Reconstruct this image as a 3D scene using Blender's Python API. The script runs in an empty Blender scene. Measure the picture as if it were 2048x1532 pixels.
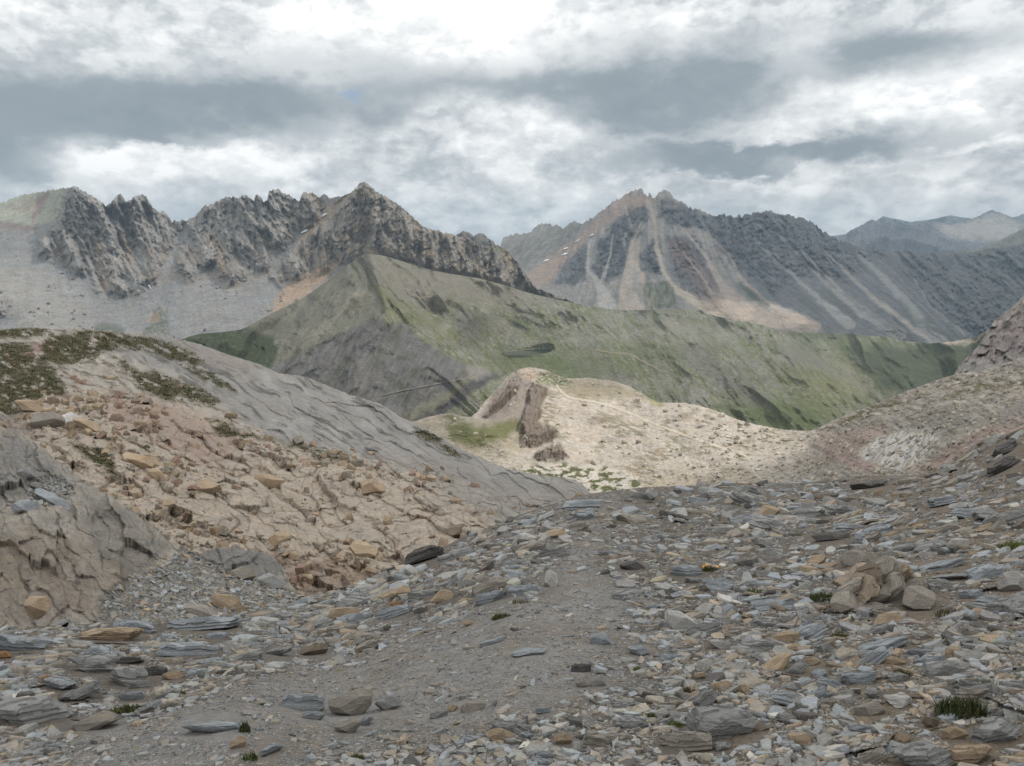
import bpy, bmesh, math, random
import numpy as np
from mathutils import Vector, Matrix

# ------------------------------------------------------------------ camera, world, sun, exposure
sc = bpy.context.scene
COL = sc.collection
PI = math.pi
F, CX, CY = 1546.0, 1024.0, 766.0            # focal length and centre in photo pixels (2048 x 1532)
PITCH = math.atan((766 - 560) / F)           # the photo looks slightly down
EYE = 1.6
SUN_EL, SUN_AZ = 54.0, 72.0                  # high, to the right
EXPOSURE = 0.52

cam = bpy.data.cameras.new('camera')
cam.sensor_width = 36.0
cam.lens = 36.0 * F / 2048.0
cam.clip_start = 0.1
cam.clip_end = 300000.0
cam_o = bpy.data.objects.new('camera', cam)
cam_o.location = (0, 0, EYE)
cam_o.rotation_euler = (PI / 2 - PITCH, 0, 0)
COL.objects.link(cam_o)
sc.camera = cam_o

sc.render.engine = 'CYCLES'
sc.view_settings.view_transform = 'Standard'
sc.view_settings.look = 'None'
sc.view_settings.exposure = EXPOSURE
sc.view_settings.gamma = 1.0
cy = sc.cycles
cy.max_bounces = 5
cy.diffuse_bounces = 3
cy.glossy_bounces = 2
cy.transmission_bounces = 4
cy.volume_bounces = 0
cy.transparent_max_bounces = 8
cy.caustics_reflective = False
cy.caustics_refractive = False
cy.use_adaptive_sampling = False
cy.use_denoising = True
cy.denoiser = 'OPENIMAGEDENOISE'
cy.denoising_input_passes = 'RGB_ALBEDO_NORMAL'
cy.denoising_prefilter = 'NONE'
cy.sample_clamp_indirect = 4.0

sun_dir = Vector((math.sin(math.radians(SUN_AZ)) * math.cos(math.radians(SUN_EL)),
                  math.cos(math.radians(SUN_AZ)) * math.cos(math.radians(SUN_EL)),
                  math.sin(math.radians(SUN_EL))))
sl = bpy.data.lights.new('sun', 'SUN')
sl.energy = 2.6
sl.angle = math.radians(0.6)
sl.color = (1.0, 0.955, 0.89)
so = bpy.data.objects.new('sun', sl)
so.rotation_euler = (-sun_dir).to_track_quat('-Z', 'Y').to_euler()
so.location = sun_dir * 50
COL.objects.link(so)


class NT:
    """small helper round a node tree"""
    def __init__(self, tree):
        self.t = tree
        tree.nodes.clear()

    def n(self, typ, **kw):
        nd = self.t.nodes.new(typ)
        for k, v in kw.items():
            setattr(nd, k, v)
        return nd

    def link(self, a, b):
        self.t.links.new(a, b)

    def put(self, sock, v):
        if isinstance(v, bpy.types.NodeSocket):
            self.t.links.new(v, sock)
        elif isinstance(v, (tuple, list)) and len(v) == 3 and sock.type == 'RGBA':
            sock.default_value = (*v, 1)
        else:
            sock.default_value = v

    def m(self, op, a, b=None, c=None, clamp=False):
        nd = self.n('ShaderNodeMath', operation=op, use_clamp=clamp)
        for i, v in enumerate((a, b, c)):
            if v is not None:
                self.put(nd.inputs[i], v)
        return nd.outputs[0]

    def v(self, op, a, b=None, scale=None):
        nd = self.n('ShaderNodeVectorMath', operation=op)
        self.put(nd.inputs[0], a)
        if b is not None:
            self.put(nd.inputs[1], b)
        if scale is not None:
            self.put(nd.inputs['Scale'], scale)
        return nd.outputs['Value'] if op in ('DOT_PRODUCT', 'LENGTH', 'DISTANCE') else nd.outputs[0]

    def noise(self, vec, scale, detail=4, rough=0.55, dist=0.0, out='Fac', dims='3D', typ='FBM', lac=2.0):
        nd = self.n('ShaderNodeTexNoise', noise_dimensions=dims, noise_type=typ)
        if vec is not None:
            self.link(vec, nd.inputs['Vector'])
        nd.inputs['Scale'].default_value = scale
        nd.inputs['Detail'].default_value = detail
        nd.inputs['Roughness'].default_value = rough
        nd.inputs['Lacunarity'].default_value = lac
        nd.inputs['Distortion'].default_value = dist
        return nd.outputs[out]

    def ss(self, x, lo, hi):
        nd = self.n('ShaderNodeMapRange', interpolation_type='SMOOTHSTEP', clamp=True)
        self.put(nd.inputs[0], x)
        nd.inputs[1].default_value = lo
        nd.inputs[2].default_value = hi
        return nd.outputs[0]

    def mix(self, f, a, b, mode='MIX'):
        nd = self.n('ShaderNodeMix', data_type='RGBA', blend_type=mode)
        self.put(nd.inputs[0], f)
        self.put(nd.inputs[6], a)
        self.put(nd.inputs[7], b)
        return nd.outputs[2]

    def ramp(self, x, stops):
        nd = self.n('ShaderNodeValToRGB')
        cr = nd.color_ramp
        while len(cr.elements) < len(stops):
            cr.elements.new(0.5)
        for e, (p, c) in zip(cr.elements, stops):
            e.position = p
            e.color = (*c, 1)
        self.put(nd.inputs[0], x)
        return nd.outputs[0]


def ray(px, py):
    a = (np.asarray(px, float) - CX) / F
    b = (CY - np.asarray(py, float)) / F
    c, s = math.cos(PITCH), math.sin(PITCH)
    y = c + b * s
    return a / y, (b * c - s) / y


def azel(px, py):
    rx, rz = ray(px, py)
    return float(np.degrees(np.arctan(rx))), float(np.degrees(np.arctan(rz / np.sqrt(1 + rx * rx))))


def make_world():
    w = bpy.data.worlds.new('World')
    sc.world = w
    w.use_nodes = True
    w.cycles.sampling_method = 'MANUAL'
    w.cycles.sample_map_resolution = 512
    g = NT(w.node_tree)
    tc = g.n('ShaderNodeTexCoord')
    d = g.v('NORMALIZE', tc.outputs['Generated'])
    sp = g.n('ShaderNodeSeparateXYZ')
    g.link(d, sp.inputs[0])
    x, y, z = sp.outputs
    az = g.m('MULTIPLY', g.m('ARCTAN2', x, y), 180 / PI)
    el = g.m('MULTIPLY', g.m('ARCSINE', z), 180 / PI)
    # cloud coordinates in degrees, height stretched (layers seen edge-on)
    els = g.m('MULTIPLY', el, 1.75)
    cmb = g.n('ShaderNodeCombineXYZ')
    g.link(az, cmb.inputs[0]); g.link(els, cmb.inputs[1])
    cc = cmb.outputs[0]
    raw = g.n('ShaderNodeCombineXYZ')
    g.link(az, raw.inputs[0]); g.link(el, raw.inputs[1])
    raw = raw.outputs[0]
    w1 = g.v('SUBTRACT', g.noise(cc, 0.11, 3, 0.5, out='Color'), (0.5, 0.5, 0.5))
    w2 = g.v('SUBTRACT', g.noise(cc, 0.42, 6, 0.62, out='Color'), (0.5, 0.5, 0.5))
    warp = g.v('ADD', g.v('MULTIPLY', w1, (9.0, 3.4, 0)), g.v('MULTIPLY', w2, (4.2, 2.6, 0)))
    P = g.v('MULTIPLY', g.v('ADD', raw, warp), (1, 1, 0))
    soft = g.v('MULTIPLY', g.v('ADD', raw, g.v('MULTIPLY', w1, (7.0, 3.0, 0))), (1, 1, 0))

    def blobs(lst, coord, power=2.0):
        acc = None
        for cx, cy_, rx, ry, amp in lst:
            a, e = azel(cx, cy_)
            q = g.v('MULTIPLY', g.v('SUBTRACT', coord, (a, e, 0)), (F / rx / 57.3, F / ry / 57.3, 0))
            r2 = g.v('DOT_PRODUCT', q, q)
            k = g.m('EXPONENT', g.m('MULTIPLY', g.m('POWER', r2, power), -1.0))
            k = g.m('MULTIPLY', k, amp)
            acc = k if acc is None else g.m('ADD', acc, k)
        return acc

    # the dark deck: crisp ragged lower edges
    deck = blobs([(220, 215, 440, 72, .80), (350, 258, 140, 42, .70), (620, 140, 330, 70, .40), (40, 315, 105, 48, .75),
                  (1290, 190, 290, 62, .62), (1420, 318, 270, 34, .75), (1740, 300, 260, 42, .45), (1130, 120, 330, 70, .30),
                  (1860, 120, 220, 55, .45), (880, 200, 190, 40, .25), (1560, 110, 260, 60, .25), (780, 240, 60, 30, .2),
                  (1330, 250, 200, 50, .45), (1640, 60, 500, 60, .22)], P)
    glow = blobs([(950, 10, 190, 75, .50), (1000, 60, 330, 60, .25), (560, 40, 300, 60, .12), (150, 60, 220, 50, .12)], soft, 1.0)
    white = blobs([(150, 292, 110, 30, .42), (330, 345, 180, 40, .30), (480, 300, 70, 36, .40), (1090, 250, 95, 44, .50),
                   (1195, 385, 75, 24, .42), (1590, 110, 45, 60, .40), (1650, 190, 150, 36, .25), (1870, 190, 160, 40, .32),
                   (1960, 303, 90, 9, .55), (560, 275, 60, 40, .22), (1250, 300, 40, 40, .12), (1560, 240, 200, 22, .22),
                   (1625, 340, 80, 22, .36), (1770, 345, 60, 22, .28), (860, 390, 150, 24, .12), (980, 270, 90, 40, .2),
                   (40, 380, 130, 22, .10), (2020, 150, 80, 60, .3), (250, 318, 120, 22, .30), (600, 335, 110, 26, .22), (760, 390, 120, 18, .2), (1010, 330, 80, 24, .2), (1450, 395, 90, 16, .22), (1680, 395, 110, 18, .25), (1880, 380, 110, 16, .22), (420, 395, 90, 16, .15)], P, 1.2)
    n1 = g.noise(cc, 0.12, 12, 0.56, 0.25)
    n2 = g.noise(g.v('ADD', cc, (31, 7, 3)), 0.36, 10, 0.56, 0.2)
    n3 = g.noise(g.v('ADD', cc, (11, 57, 3)), 1.0, 8, 0.6, 0.1)
    puff = g.m('SUBTRACT', g.ss(n1, 0.45, 0.60), 0.5)
    puff2 = g.m('SUBTRACT', g.ss(n2, 0.44, 0.60), 0.5)
    fine = g.m('ADD', g.m('MULTIPLY', puff, 0.22), g.m('ADD', g.m('MULTIPLY', puff2, 0.19), g.m('MULTIPLY', g.m('SUBTRACT', n3, 0.5), 0.50)))
    dm = g.ss(g.m('ADD', deck, g.m('MULTIPLY', fine, 0.70)), 0.20, 0.86)
    # inside the deck the texture is smooth, outside it is billowing cumulus
    tex = g.m('MULTIPLY', fine, g.m('SUBTRACT', 1.0, g.m('MULTIPLY', dm, 0.66)))
    val = g.m('ADD', g.m('ADD', 0.63, g.m('MULTIPLY', tex, 1.0)), g.m('ADD', g.m('MULTIPLY', white, 0.50), g.m('MULTIPLY', glow, 0.62)))
    val = g.m('SUBTRACT', val, g.m('MULTIPLY', dm, 0.46))
    cloud = g.ramp(val, [(0.0, (.175, .21, .235)), (0.22, (.25, .285, .31)), (0.45, (.45, .475, .49)),
                         (0.62, (.615, .63, .635)), (0.8, (.78, .785, .78)), (1.0, (.98, .97, .96))])
    sky = g.n('ShaderNodeTexSky', sky_type='NISHITA')
    sky.sun_disc = False
    sky.sun_elevation = math.radians(SUN_EL)
    sky.sun_rotation = math.radians(SUN_AZ)
    sky.altitude = 2600
    blue = g.v('SCALE', sky.outputs[0], scale=0.11)
    hole = blobs([(722, 181, 26, 9, .8), (500, 243, 24, 9, .5), (770, 192, 50, 8, .4),
                  (1670, 470, 60, 8, .4), (880, 285, 30, 10, .3)], P, 1.0)
    hm = g.ss(g.m('ADD', hole, g.m('MULTIPLY', fine, 0.5)), 0.25, 0.9)
    colr = g.mix(g.m('MULTIPLY', hm, 0.42), cloud, blue)
    # towards the horizon the far clouds pale out
    low = g.ss(el, 7.0, 1.0)
    colr = g.mix(g.m('MULTIPLY', low, 0.30), colr, (.66, .70, .73))
    ground = g.ss(el, -2.0, -5.0)
    colr = g.mix(ground, colr, (.16, .155, .15))
    bg = g.n('ShaderNodeBackground')
    g.link(colr, bg.inputs[0])
    bg.inputs[1].default_value = 1.0
    out = g.n('ShaderNodeOutputWorld')
    g.link(bg.outputs[0], out.inputs[0])


make_world()

# ------------------------------------------------------------------ numpy noise kit
_M = np.uint32


def _hash(xi, yi, seed):
    with np.errstate(over='ignore'):
        h = xi.astype(np.int64).astype(_M) * _M(374761393) + yi.astype(np.int64).astype(_M) * _M(668265263) + _M((seed * 974634777 + 12345) & 0xffffffff)
        h = (h ^ (h >> _M(13))) * _M(1274126177)
        h = (h ^ (h >> _M(16))) * _M(2246822519)
        return h ^ (h >> _M(15))


def _u01(h):
    return h.astype(np.float64) / 4294967296.0


def perlin(x, y, seed=0):
    x = np.asarray(x, float); y = np.asarray(y, float)
    xi = np.floor(x); yi = np.floor(y)
    xf = x - xi; yf = y - yi
    u = xf * xf * xf * (xf * (xf * 6 - 15) + 10)
    v = yf * yf * yf * (yf * (yf * 6 - 15) + 10)

    def gd(ix, iy, dx, dy):
        a = _u01(_hash(ix, iy, seed)) * (2 * PI)
        return np.cos(a) * dx + np.sin(a) * dy
    n00 = gd(xi, yi, xf, yf); n10 = gd(xi + 1, yi, xf - 1, yf)
    n01 = gd(xi, yi + 1, xf, yf - 1); n11 = gd(xi + 1, yi + 1, xf - 1, yf - 1)
    a = n00 + u * (n10 - n00); b = n01 + u * (n11 - n01)
    return (a + v * (b - a)) * 1.5


def fbm(x, y, oct=5, seed=0, gain=0.5, lac=2.03):
    s = 0; a = 1; t = 0
    for i in range(oct):
        s = s + a * perlin(x, y, seed + i * 17); t += a
        a *= gain; x = x * lac + 3.7; y = y * lac + 1.3
    return s / t


def ridged(x, y, oct=5, seed=0, gain=0.55, lac=2.07):
    s = 0; a = 1; t = 0
    for i in range(oct):
        s = s + a * (1 - 2 * np.abs(perlin(x, y, seed + i * 13))); t += a
        a *= gain; x = x * lac + 5.1; y = y * lac + 2.9
    return s / t


def billow(x, y, oct=4, seed=0, gain=0.5, lac=2.1):
    """rounded swellings parted by sharp creases"""
    s = 0; a = 1; t = 0
    for i in range(oct):
        s = s + a * np.abs(perlin(x, y, seed + i * 19)); t += a
        a *= gain; x = x * lac + 4.3; y = y * lac + 8.1
    return s / t


def worley(x, y, seed=0, jit=0.9):
    x = np.asarray(x, float); y = np.asarray(y, float)
    xi = np.floor(x); yi = np.floor(y)
    f1 = np.full(x.shape, 9.0); f2 = np.full(x.shape, 9.0)
    dx1 = np.zeros(x.shape); dy1 = np.zeros(x.shape); hid = np.zeros(x.shape, _M)
    for i in (-1, 0, 1):
        for j in (-1, 0, 1):
            h = _hash(xi + i, yi + j, seed)
            ox = 0.5 + ((h & _M(0xffff)).astype(float) / 65535 - 0.5) * jit
            oy = 0.5 + ((h >> _M(16)).astype(float) / 65535 - 0.5) * jit
            dx = x - (xi + i + ox); dy = y - (yi + j + oy)
            dd = np.sqrt(dx * dx + dy * dy)
            c = dd < f1
            f2 = np.where(c, f1, np.minimum(f2, dd))
            dx1 = np.where(c, dx, dx1); dy1 = np.where(c, dy, dy1); hid = np.where(c, h, hid)
            f1 = np.where(c, dd, f1)
    return f1, f2, dx1, dy1, hid


def rnd(h, k):
    return _u01(_hash(h, h, 1000 + k))


def facet(x, y, seed=0, tilt=0.8, step=0.7):
    """blocky rock: every cell is its own tilted plane; second value is the crack distance"""
    f1, f2, dx, dy, h = worley(x, y, seed)
    return step * (rnd(h, 1) - .5) + tilt * ((rnd(h, 2) - .5) * dx + (rnd(h, 3) - .5) * dy) * 2, f2 - f1


def sstep(x, lo, hi):
    t = np.clip((x - lo) / (hi - lo), 0, 1)
    return t * t * (3 - 2 * t)


def rot(x, y, deg):
    c, s = math.cos(math.radians(deg)), math.sin(math.radians(deg))
    return x * c + y * s, -x * s + y * c


def poly_sd(px, py, pts):
    """signed distance to a polygon, negative inside"""
    pts = np.asarray(pts, float)
    d = np.full(px.shape, 1e18); inside = np.zeros(px.shape, bool)
    n = len(pts)
    for i in range(n):
        ax, ay = pts[i]; bx, by = pts[(i + 1) % n]
        ex, ey = bx - ax, by - ay
        t = np.clip(((px - ax) * ex + (py - ay) * ey) / (ex * ex + ey * ey + 1e-9), 0, 1)
        d = np.minimum(d, (px - ax - t * ex) ** 2 + (py - ay - t * ey) ** 2)
        if ey != 0:
            c = (ay > py) != (by > py)
            inside ^= c & (px < (py - ay) * ex / ey + ax)
    d = np.sqrt(d)
    return np.where(inside, -d, d)


def line_sd(px, py, pts):
    """distance to a polyline of (x, y, halfwidth): negative inside"""
    d = np.full(px.shape, 1e18)
    for (ax, ay, aw), (bx, by, bw) in zip(pts[:-1], pts[1:]):
        ex, ey = bx - ax, by - ay
        t = np.clip(((px - ax) * ex + (py - ay) * ey) / (ex * ex + ey * ey + 1e-9), 0, 1)
        d = np.minimum(d, np.hypot(px - ax - t * ex, py - ay - t * ey) - (aw + (bw - aw) * t))
    return d


class Zones:
    def __init__(self, px, py, warp=8, wscale=40, seed=1):
        self.px, self.py = px, py
        self.wx = px + warp * fbm(px / wscale, py / wscale, 5, seed, 0.6)
        self.wy = py + warp * fbm(px / wscale + 50, py / wscale, 5, seed + 5, 0.6)

    def poly(self, pts, feather=4):
        return 1 - sstep(poly_sd(self.wx, self.wy, pts), -feather, feather)

    def line(self, pts, feather=3):
        return 1 - sstep(line_sd(self.wx, self.wy, pts), -feather, feather)


def paint(col, mask, c):
    return col + (np.asarray(c, float) - col) * mask[..., None]


def tps(pts, mode='log'):
    p = np.asarray(pts, float)
    X = p[:, :2] / 700.0
    val = np.log(p[:, 2]) if mode == 'log' else 1.0 / p[:, 2]
    n = len(X)

    def U(r2):
        return np.where(r2 > 1e-12, 0.5 * r2 * np.log(np.maximum(r2, 1e-12)), 0)
    K = U(((X[:, None] - X[None]) ** 2).sum(-1)) + np.eye(n) * 2e-3
    A = np.zeros((n + 3, n + 3))
    A[:n, :n] = K; A[:n, n] = 1; A[:n, n + 1:] = X
    A[n, :n] = 1; A[n + 1:, :n] = X.T
    w = np.linalg.solve(A, np.concatenate([val, [0, 0, 0]]))
    dmin, dmax = p[:, 2].min() * 0.45, p[:, 2].max() * 1.5

    def f(px, py):
        px = np.asarray(px, float) / 700; py = np.asarray(py, float) / 700
        r = w[n] + w[n + 1] * px + w[n + 2] * py
        for (a, b), wi in zip(X, w[:n]):
            r = r + wi * U((px - a) ** 2 + (py - b) ** 2)
        D = np.exp(r) if mode == 'log' else 1.0 / np.maximum(r, 1.0 / dmax)
        return np.clip(D, dmin, dmax)
    return f


# ------------------------------------------------------------------ scene helpers
def tag(o, label, cat, group=None, kind=None):
    o['label'] = label
    o['category'] = cat
    if group:
        o['group'] = group
    if kind:
        o['kind'] = kind
    return o


def mesh_from(name, V, Fq, mat, colors=None, smooth=True, tris=False):
    k = 3 if tris else 4
    me = bpy.data.meshes.new(name)
    V = np.ascontiguousarray(V, np.float32); Fq = np.ascontiguousarray(Fq, np.int32)
    me.vertices.add(len(V)); me.vertices.foreach_set('co', V.ravel())
    me.loops.add(Fq.size); me.loops.foreach_set('vertex_index', Fq.ravel())
    me.polygons.add(len(Fq))
    me.polygons.foreach_set('loop_start', np.arange(len(Fq), dtype=np.int32) * k)
    me.polygons.foreach_set('loop_total', np.full(len(Fq), k, np.int32))
    me.polygons.foreach_set('use_smooth', np.full(len(Fq), smooth, bool))
    if colors is not None:
        at = me.color_attributes.new('Col', 'FLOAT_COLOR', 'POINT')
        c4 = np.ones((len(V), 4), np.float32); c4[:, :3] = np.clip(colors, 0.003, 0.9)
        at.data.foreach_set('color', c4.ravel())
    me.materials.append(mat)
    me.update(calc_edges=True)
    me.validate()
    o = bpy.data.objects.new(name, me)
    COL.objects.link(o)
    return o


def terrain_mat(name, size, bump=0.6, var=0.35, stretch=(1, 1, 1), rough=0.95):
    """size: metres of the finest visible feature"""
    m = bpy.data.materials.new(name)
    m.use_nodes = True
    g = NT(m.node_tree)
    at = g.n('ShaderNodeAttribute', attribute_name='Col')
    tc = g.n('ShaderNodeTexCoord')
    p = g.v('MULTIPLY', tc.outputs['Object'], stretch)
    a = g.noise(p, 0.11 / size, 8, 0.70)
    b = g.noise(p, 0.5 / size, 5, 0.75)
    f = g.m('ADD', g.m('MULTIPLY', g.m('SUBTRACT', a, 0.5), var * 5.0), g.m('MULTIPLY', g.m('SUBTRACT', b, 0.5), var * 4.5))
    c = g.v('SCALE', at.outputs['Color'], scale=g.m('MAXIMUM', g.m('ADD', 1.0, f), 0.22))
    tint = g.noise(g.v('ADD', p, (91, 17, 5)), 0.08 / size, 6, 0.65)
    c = g.mix(g.ss(tint, 0.38, 0.62), c, g.mix(1.0, c, (1.05, 0.995, 0.93), 'MULTIPLY'))
    vo = g.n('ShaderNodeTexVoronoi', feature='F1')
    g.link(p, vo.inputs['Vector']); vo.inputs['Scale'].default_value = 0.4 / size
    h = g.m('ADD', g.m('MULTIPLY', a, 2.0), g.m('ADD', g.m('MULTIPLY', b, 0.7), g.m('MULTIPLY', vo.outputs['Distance'], -0.5)))
    bp = g.n('ShaderNodeBump')
    bp.inputs['Strength'].default_value = bump
    bp.inputs['Distance'].default_value = size * 1.6
    g.link(h, bp.inputs['Height'])
    bs = g.n('ShaderNodeBsdfPrincipled')
    g.link(c, bs.inputs['Base Color'])
    g.link(bp.outputs[0], bs.inputs['Normal'])
    bs.inputs['Roughness'].default_value = rough
    bs.inputs['Specular IOR Level'].default_value = 0.15
    out = g.n('ShaderNodeOutputMaterial')
    g.link(bs.outputs[0], out.inputs[0])
    return m


class Layer:
    """a stretch of terrain: world points from bearing, height angle and surveyed distance, with relief"""
    def __init__(self, crest, bottom, depth, mode='log', jag=0.0, jscale=12, seed=1, relief=None):
        self.c = np.asarray(crest, float); self.b = np.asarray(bottom, float)
        self.D = tps(depth, mode)
        self.jag, self.js, self.seed, self.relief, self.grid = jag, jscale, seed, relief, None

    def top(self, u):
        t = np.interp(u, self.c[:, 0], self.c[:, 1])
        if self.jag:
            t = t - self.jag * (0.7 * ridged(u / self.js, u * 0 + .3, 4, self.seed, 0.65) + 0.5 * fbm(u / (self.js * .4), u * 0 + .7, 3, self.seed + 3))
        return t

    def depth(self, u, v):
        D = self.D(u, v)
        if self.relief is not None:
            D = D + self.relief(u, v, D)
        return D

    def look(self, u, v):
        """distance read back from the built surface"""
        us, T, B, G = self.grid
        x = np.clip((u - us[0]) / (us[1] - us[0]), 0, len(us) - 1.001)
        i = x.astype(int); fx = x - i
        Tm = T[i] * (1 - fx) + T[i + 1] * fx; Bm = B[i] * (1 - fx) + B[i + 1] * fx
        y = np.clip((Bm - v) / (Bm - Tm), 0, .99999) * (len(G) - 1)
        j = y.astype(int); fy = y - j
        return (G[j, i] * (1 - fx) + G[j, i + 1] * fx) * (1 - fy) + (G[j + 1, i] * (1 - fx) + G[j + 1, i + 1] * fx) * fy

    def at(self, u, v, lift=0.0):
        u = np.asarray(u, float); v = np.asarray(v, float)
        D = (self.depth(u, v) if self.grid is None else self.look(u, v)) * (1 - lift)
        rx, rz = ray(u, v)
        return np.stack([rx * D, D, rz * D + EYE], -1)

    def frame(self, u, v):
        """point and smooth normal of the ground below a pixel of the photo"""
        e = 6.0
        P = self.at(np.array([u]), np.array([v]))[0]
        q = []
        for du, dv in ((e, 0), (0, e)):
            D = self.D(np.array([u + du, u]), np.array([v + dv, v]))
            rx, rz = ray(np.array([u + du, u]), np.array([v + dv, v]))
            a = np.stack([rx * D, D, rz * D], -1)
            q.append(a[0] - a[1])
        n = np.cross(q[1], q[0])
        n = n / np.linalg.norm(n)
        if n[2] < 0:
            n = -n
        return P, n

    def build(self, name, u0, u1, du, rows, mat, color, back=0.25, back_slope=0.7, mono=False):
        u = np.arange(u0, u1 + du, du)
        T = self.top(u); B = np.maximum(np.interp(u, self.b[:, 0], self.b[:, 1]), T + 2)
        t = np.linspace(0, 1, rows)
        uu = np.repeat(u[None], rows, 0)
        vv = B[None] + (T - B)[None] * t[:, None]
        D = self.depth(uu, vv)
        if mono:                       # no overhangs
            D = np.maximum.accumulate(D, axis=0)
        self.grid = (u, T, B, D)
        rx, rz = ray(uu, vv)
        P = np.stack([rx * D, D, rz * D + EYE], -1)
        col = color(uu, vv)
        # far side of the crest, falling away behind it
        k = max(3, int(max(3, len(u) / 30)))
        ker = np.ones(2 * k + 1) / (2 * k + 1)
        zc = P[-1, :, 2]; yc = P[-1, :, 1]
        zs = np.convolve(np.pad(zc, k, mode='edge'), ker, 'valid')
        ex = []; ec = []
        for f in (0.012, 0.04, 0.1, 0.2, 1.0):
            s = back * f * yc
            bl = min(1, f * 6)
            yy = yc + s
            zz = zc * (1 - bl) + zs * bl - s * back_slope
            ex.append(np.stack([P[-1, :, 0] * yy / yc, yy, np.minimum(zz, zc + (zc - EYE) / yc * s - 0.001 * yc)], -1))
            ec.append(col[-1])
        P = np.concatenate([P, np.array(ex)], 0)
        col = np.concatenate([col, np.array(ec)], 0)
        R, N = P.shape[:2]
        idx = np.arange(R * N).reshape(R, N)
        q = np.stack([idx[:-1, :-1], idx[:-1, 1:], idx[1:, 1:], idx[1:, :-1]], -1).reshape(-1, 4)
        return mesh_from(name, P.reshape(-1, 3), q, mat, col.reshape(-1, 3))

# ------------------------------------------------------------------ the far mountains
M_FAR = terrain_mat('far_rock', 20, 0.8, 0.22)
M_MTN = terrain_mat('mountain_rock', 4.0, 1.0, 0.24)
M_MID = terrain_mat('hill_turf', 1.6, 0.9, 0.26)
M_PALE = terrain_mat('pale_hill_soil', 0.4, 0.9, 0.20)
M_ROCK = terrain_mat('bedrock', 0.06, 1.0, 0.2)
M_CLIFF = terrain_mat('slate_cliff', 0.025, 1.0, 0.2)
M_SCREE = terrain_mat('scree_soil', 0.01, 1.0, 0.25)


def far_relief(s):
    def r(u, v, D):
        px = D / F
        return px * (28 * ridged(u / 60 + v / 90, v / 160, 5, s) + 8 * fbm(u / 14, v / 20, 4, s + 2))
    return r


def flat_col(c, c2=None, s=40, seed=1):
    def f(u, v):
        n = fbm(u / s, v / (s * .7), 4, seed)[..., None]
        return np.asarray(c) * (1 + .25 * n) if c2 is None else np.asarray(c) + (np.asarray(c2) - np.asarray(c)) * np.clip(.5 + n, 0, 1)
    return f


L = Layer([(1400, 500), (1600, 480), (1680, 471), (1700, 468), (1740, 450), (1765, 433), (1790, 438), (1820, 444), (1860, 440), (1900, 431),
           (1940, 437), (1990, 440), (2030, 434), (2048, 428), (2120, 425), (2260, 440)], [(1400, 560), (2260, 560)],
          [(1400, 500, 8600), (1800, 440, 8600), (2200, 430, 8800), (1400, 560, 8000), (1800, 560, 8000), (2200, 560, 8000)], jag=2, jscale=25, seed=3, relief=far_relief(4))
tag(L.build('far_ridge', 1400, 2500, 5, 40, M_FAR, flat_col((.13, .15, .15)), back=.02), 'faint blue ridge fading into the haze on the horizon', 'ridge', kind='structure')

FARR = [(1560, 520), (1640, 500), (1688, 472), (1702, 461), (1720, 453), (1736, 443), (1746, 440), (1755, 447), (1765, 441), (1775, 447),
        (1800, 446), (1815, 451), (1830, 453), (1845, 445), (1870, 444), (1885, 447), (1895, 451), (1930, 444), (1958, 433), (1984, 420), (2003, 427), (2040, 442),
        (2070, 450), (2140, 462), (2260, 480)]


def farr_col(u, v):
    z = Zones(u, v, 6, 22, 31)
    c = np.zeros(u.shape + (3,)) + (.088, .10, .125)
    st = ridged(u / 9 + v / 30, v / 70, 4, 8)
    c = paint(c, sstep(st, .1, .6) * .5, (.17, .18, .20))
    c = paint(c, z.poly([(1870, 452), (1930, 446), (1975, 430), (2000, 428), (2048, 450), (2030, 480), (1960, 482), (1900, 476)], 10) * .7, (.36, .35, .335))  # lighter rock, with the sun patch on it put into the colour
    return c


L = Layer(FARR, [(1560, 600), (2260, 600)], [(1560, 500, 6000), (1750, 442, 6000), (1984, 420, 6900), (2260, 470, 6900), (1560, 590, 5000), (1750, 520, 5300), (1984, 500, 5800), (2260, 590, 5400)],
          jag=3, jscale=7, seed=5, relief=far_relief(9))
tag(L.build('far_mountain', 1560, 2500, 2, 70, M_FAR, farr_col), 'hazy blue grey mountain with a sharp pyramid summit at the far right', 'mountain', kind='structure')

L = Layer([(1800, 540), (1870, 515), (1920, 502), (1960, 497), (1990, 487), (2020, 470), (2048, 458), (2120, 430), (2260, 400)], [(1800, 620), (2260, 620)],
          [(1800, 540, 4700), (2048, 458, 5100), (2260, 400, 5200), (1800, 620, 4300), (2048, 600, 4300), (2260, 620, 4300)], jag=1.5, jscale=18, seed=8, relief=far_relief(12))
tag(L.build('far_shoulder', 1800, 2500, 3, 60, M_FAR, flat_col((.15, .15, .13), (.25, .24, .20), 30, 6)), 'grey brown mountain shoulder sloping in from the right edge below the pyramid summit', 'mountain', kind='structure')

# ------------------------------------------------------------------ grey side peaks between the two big mountains
L = Layer([(860, 500), (900, 476), (915, 470), (925, 463), (938, 466), (948, 472), (958, 468), (968, 468), (976, 478), (985, 482), (992, 492), (1004, 505), (1030, 525), (1060, 560)], [(860, 600), (1060, 620)],
          [(860, 500, 3000), (945, 466, 3000), (1060, 540, 3000), (860, 600, 2800), (1060, 620, 2800), (945, 600, 2800)], jag=3, jscale=8, seed=14,
          relief=lambda u, v, D: D / F * (16 * ridged(u / 22, v / 60, 4, 4) + 6 * fbm(u / 8, v / 9, 3, 9)))
tag(L.build('side_peak', 860, 1060, 1.6, 60, M_MTN, flat_col((.15, .14, .135), (.26, .25, .23), 12, 16)), 'small grey toothed peak peeping over the brown ridge beside the notch', 'mountain', kind='structure')


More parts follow.
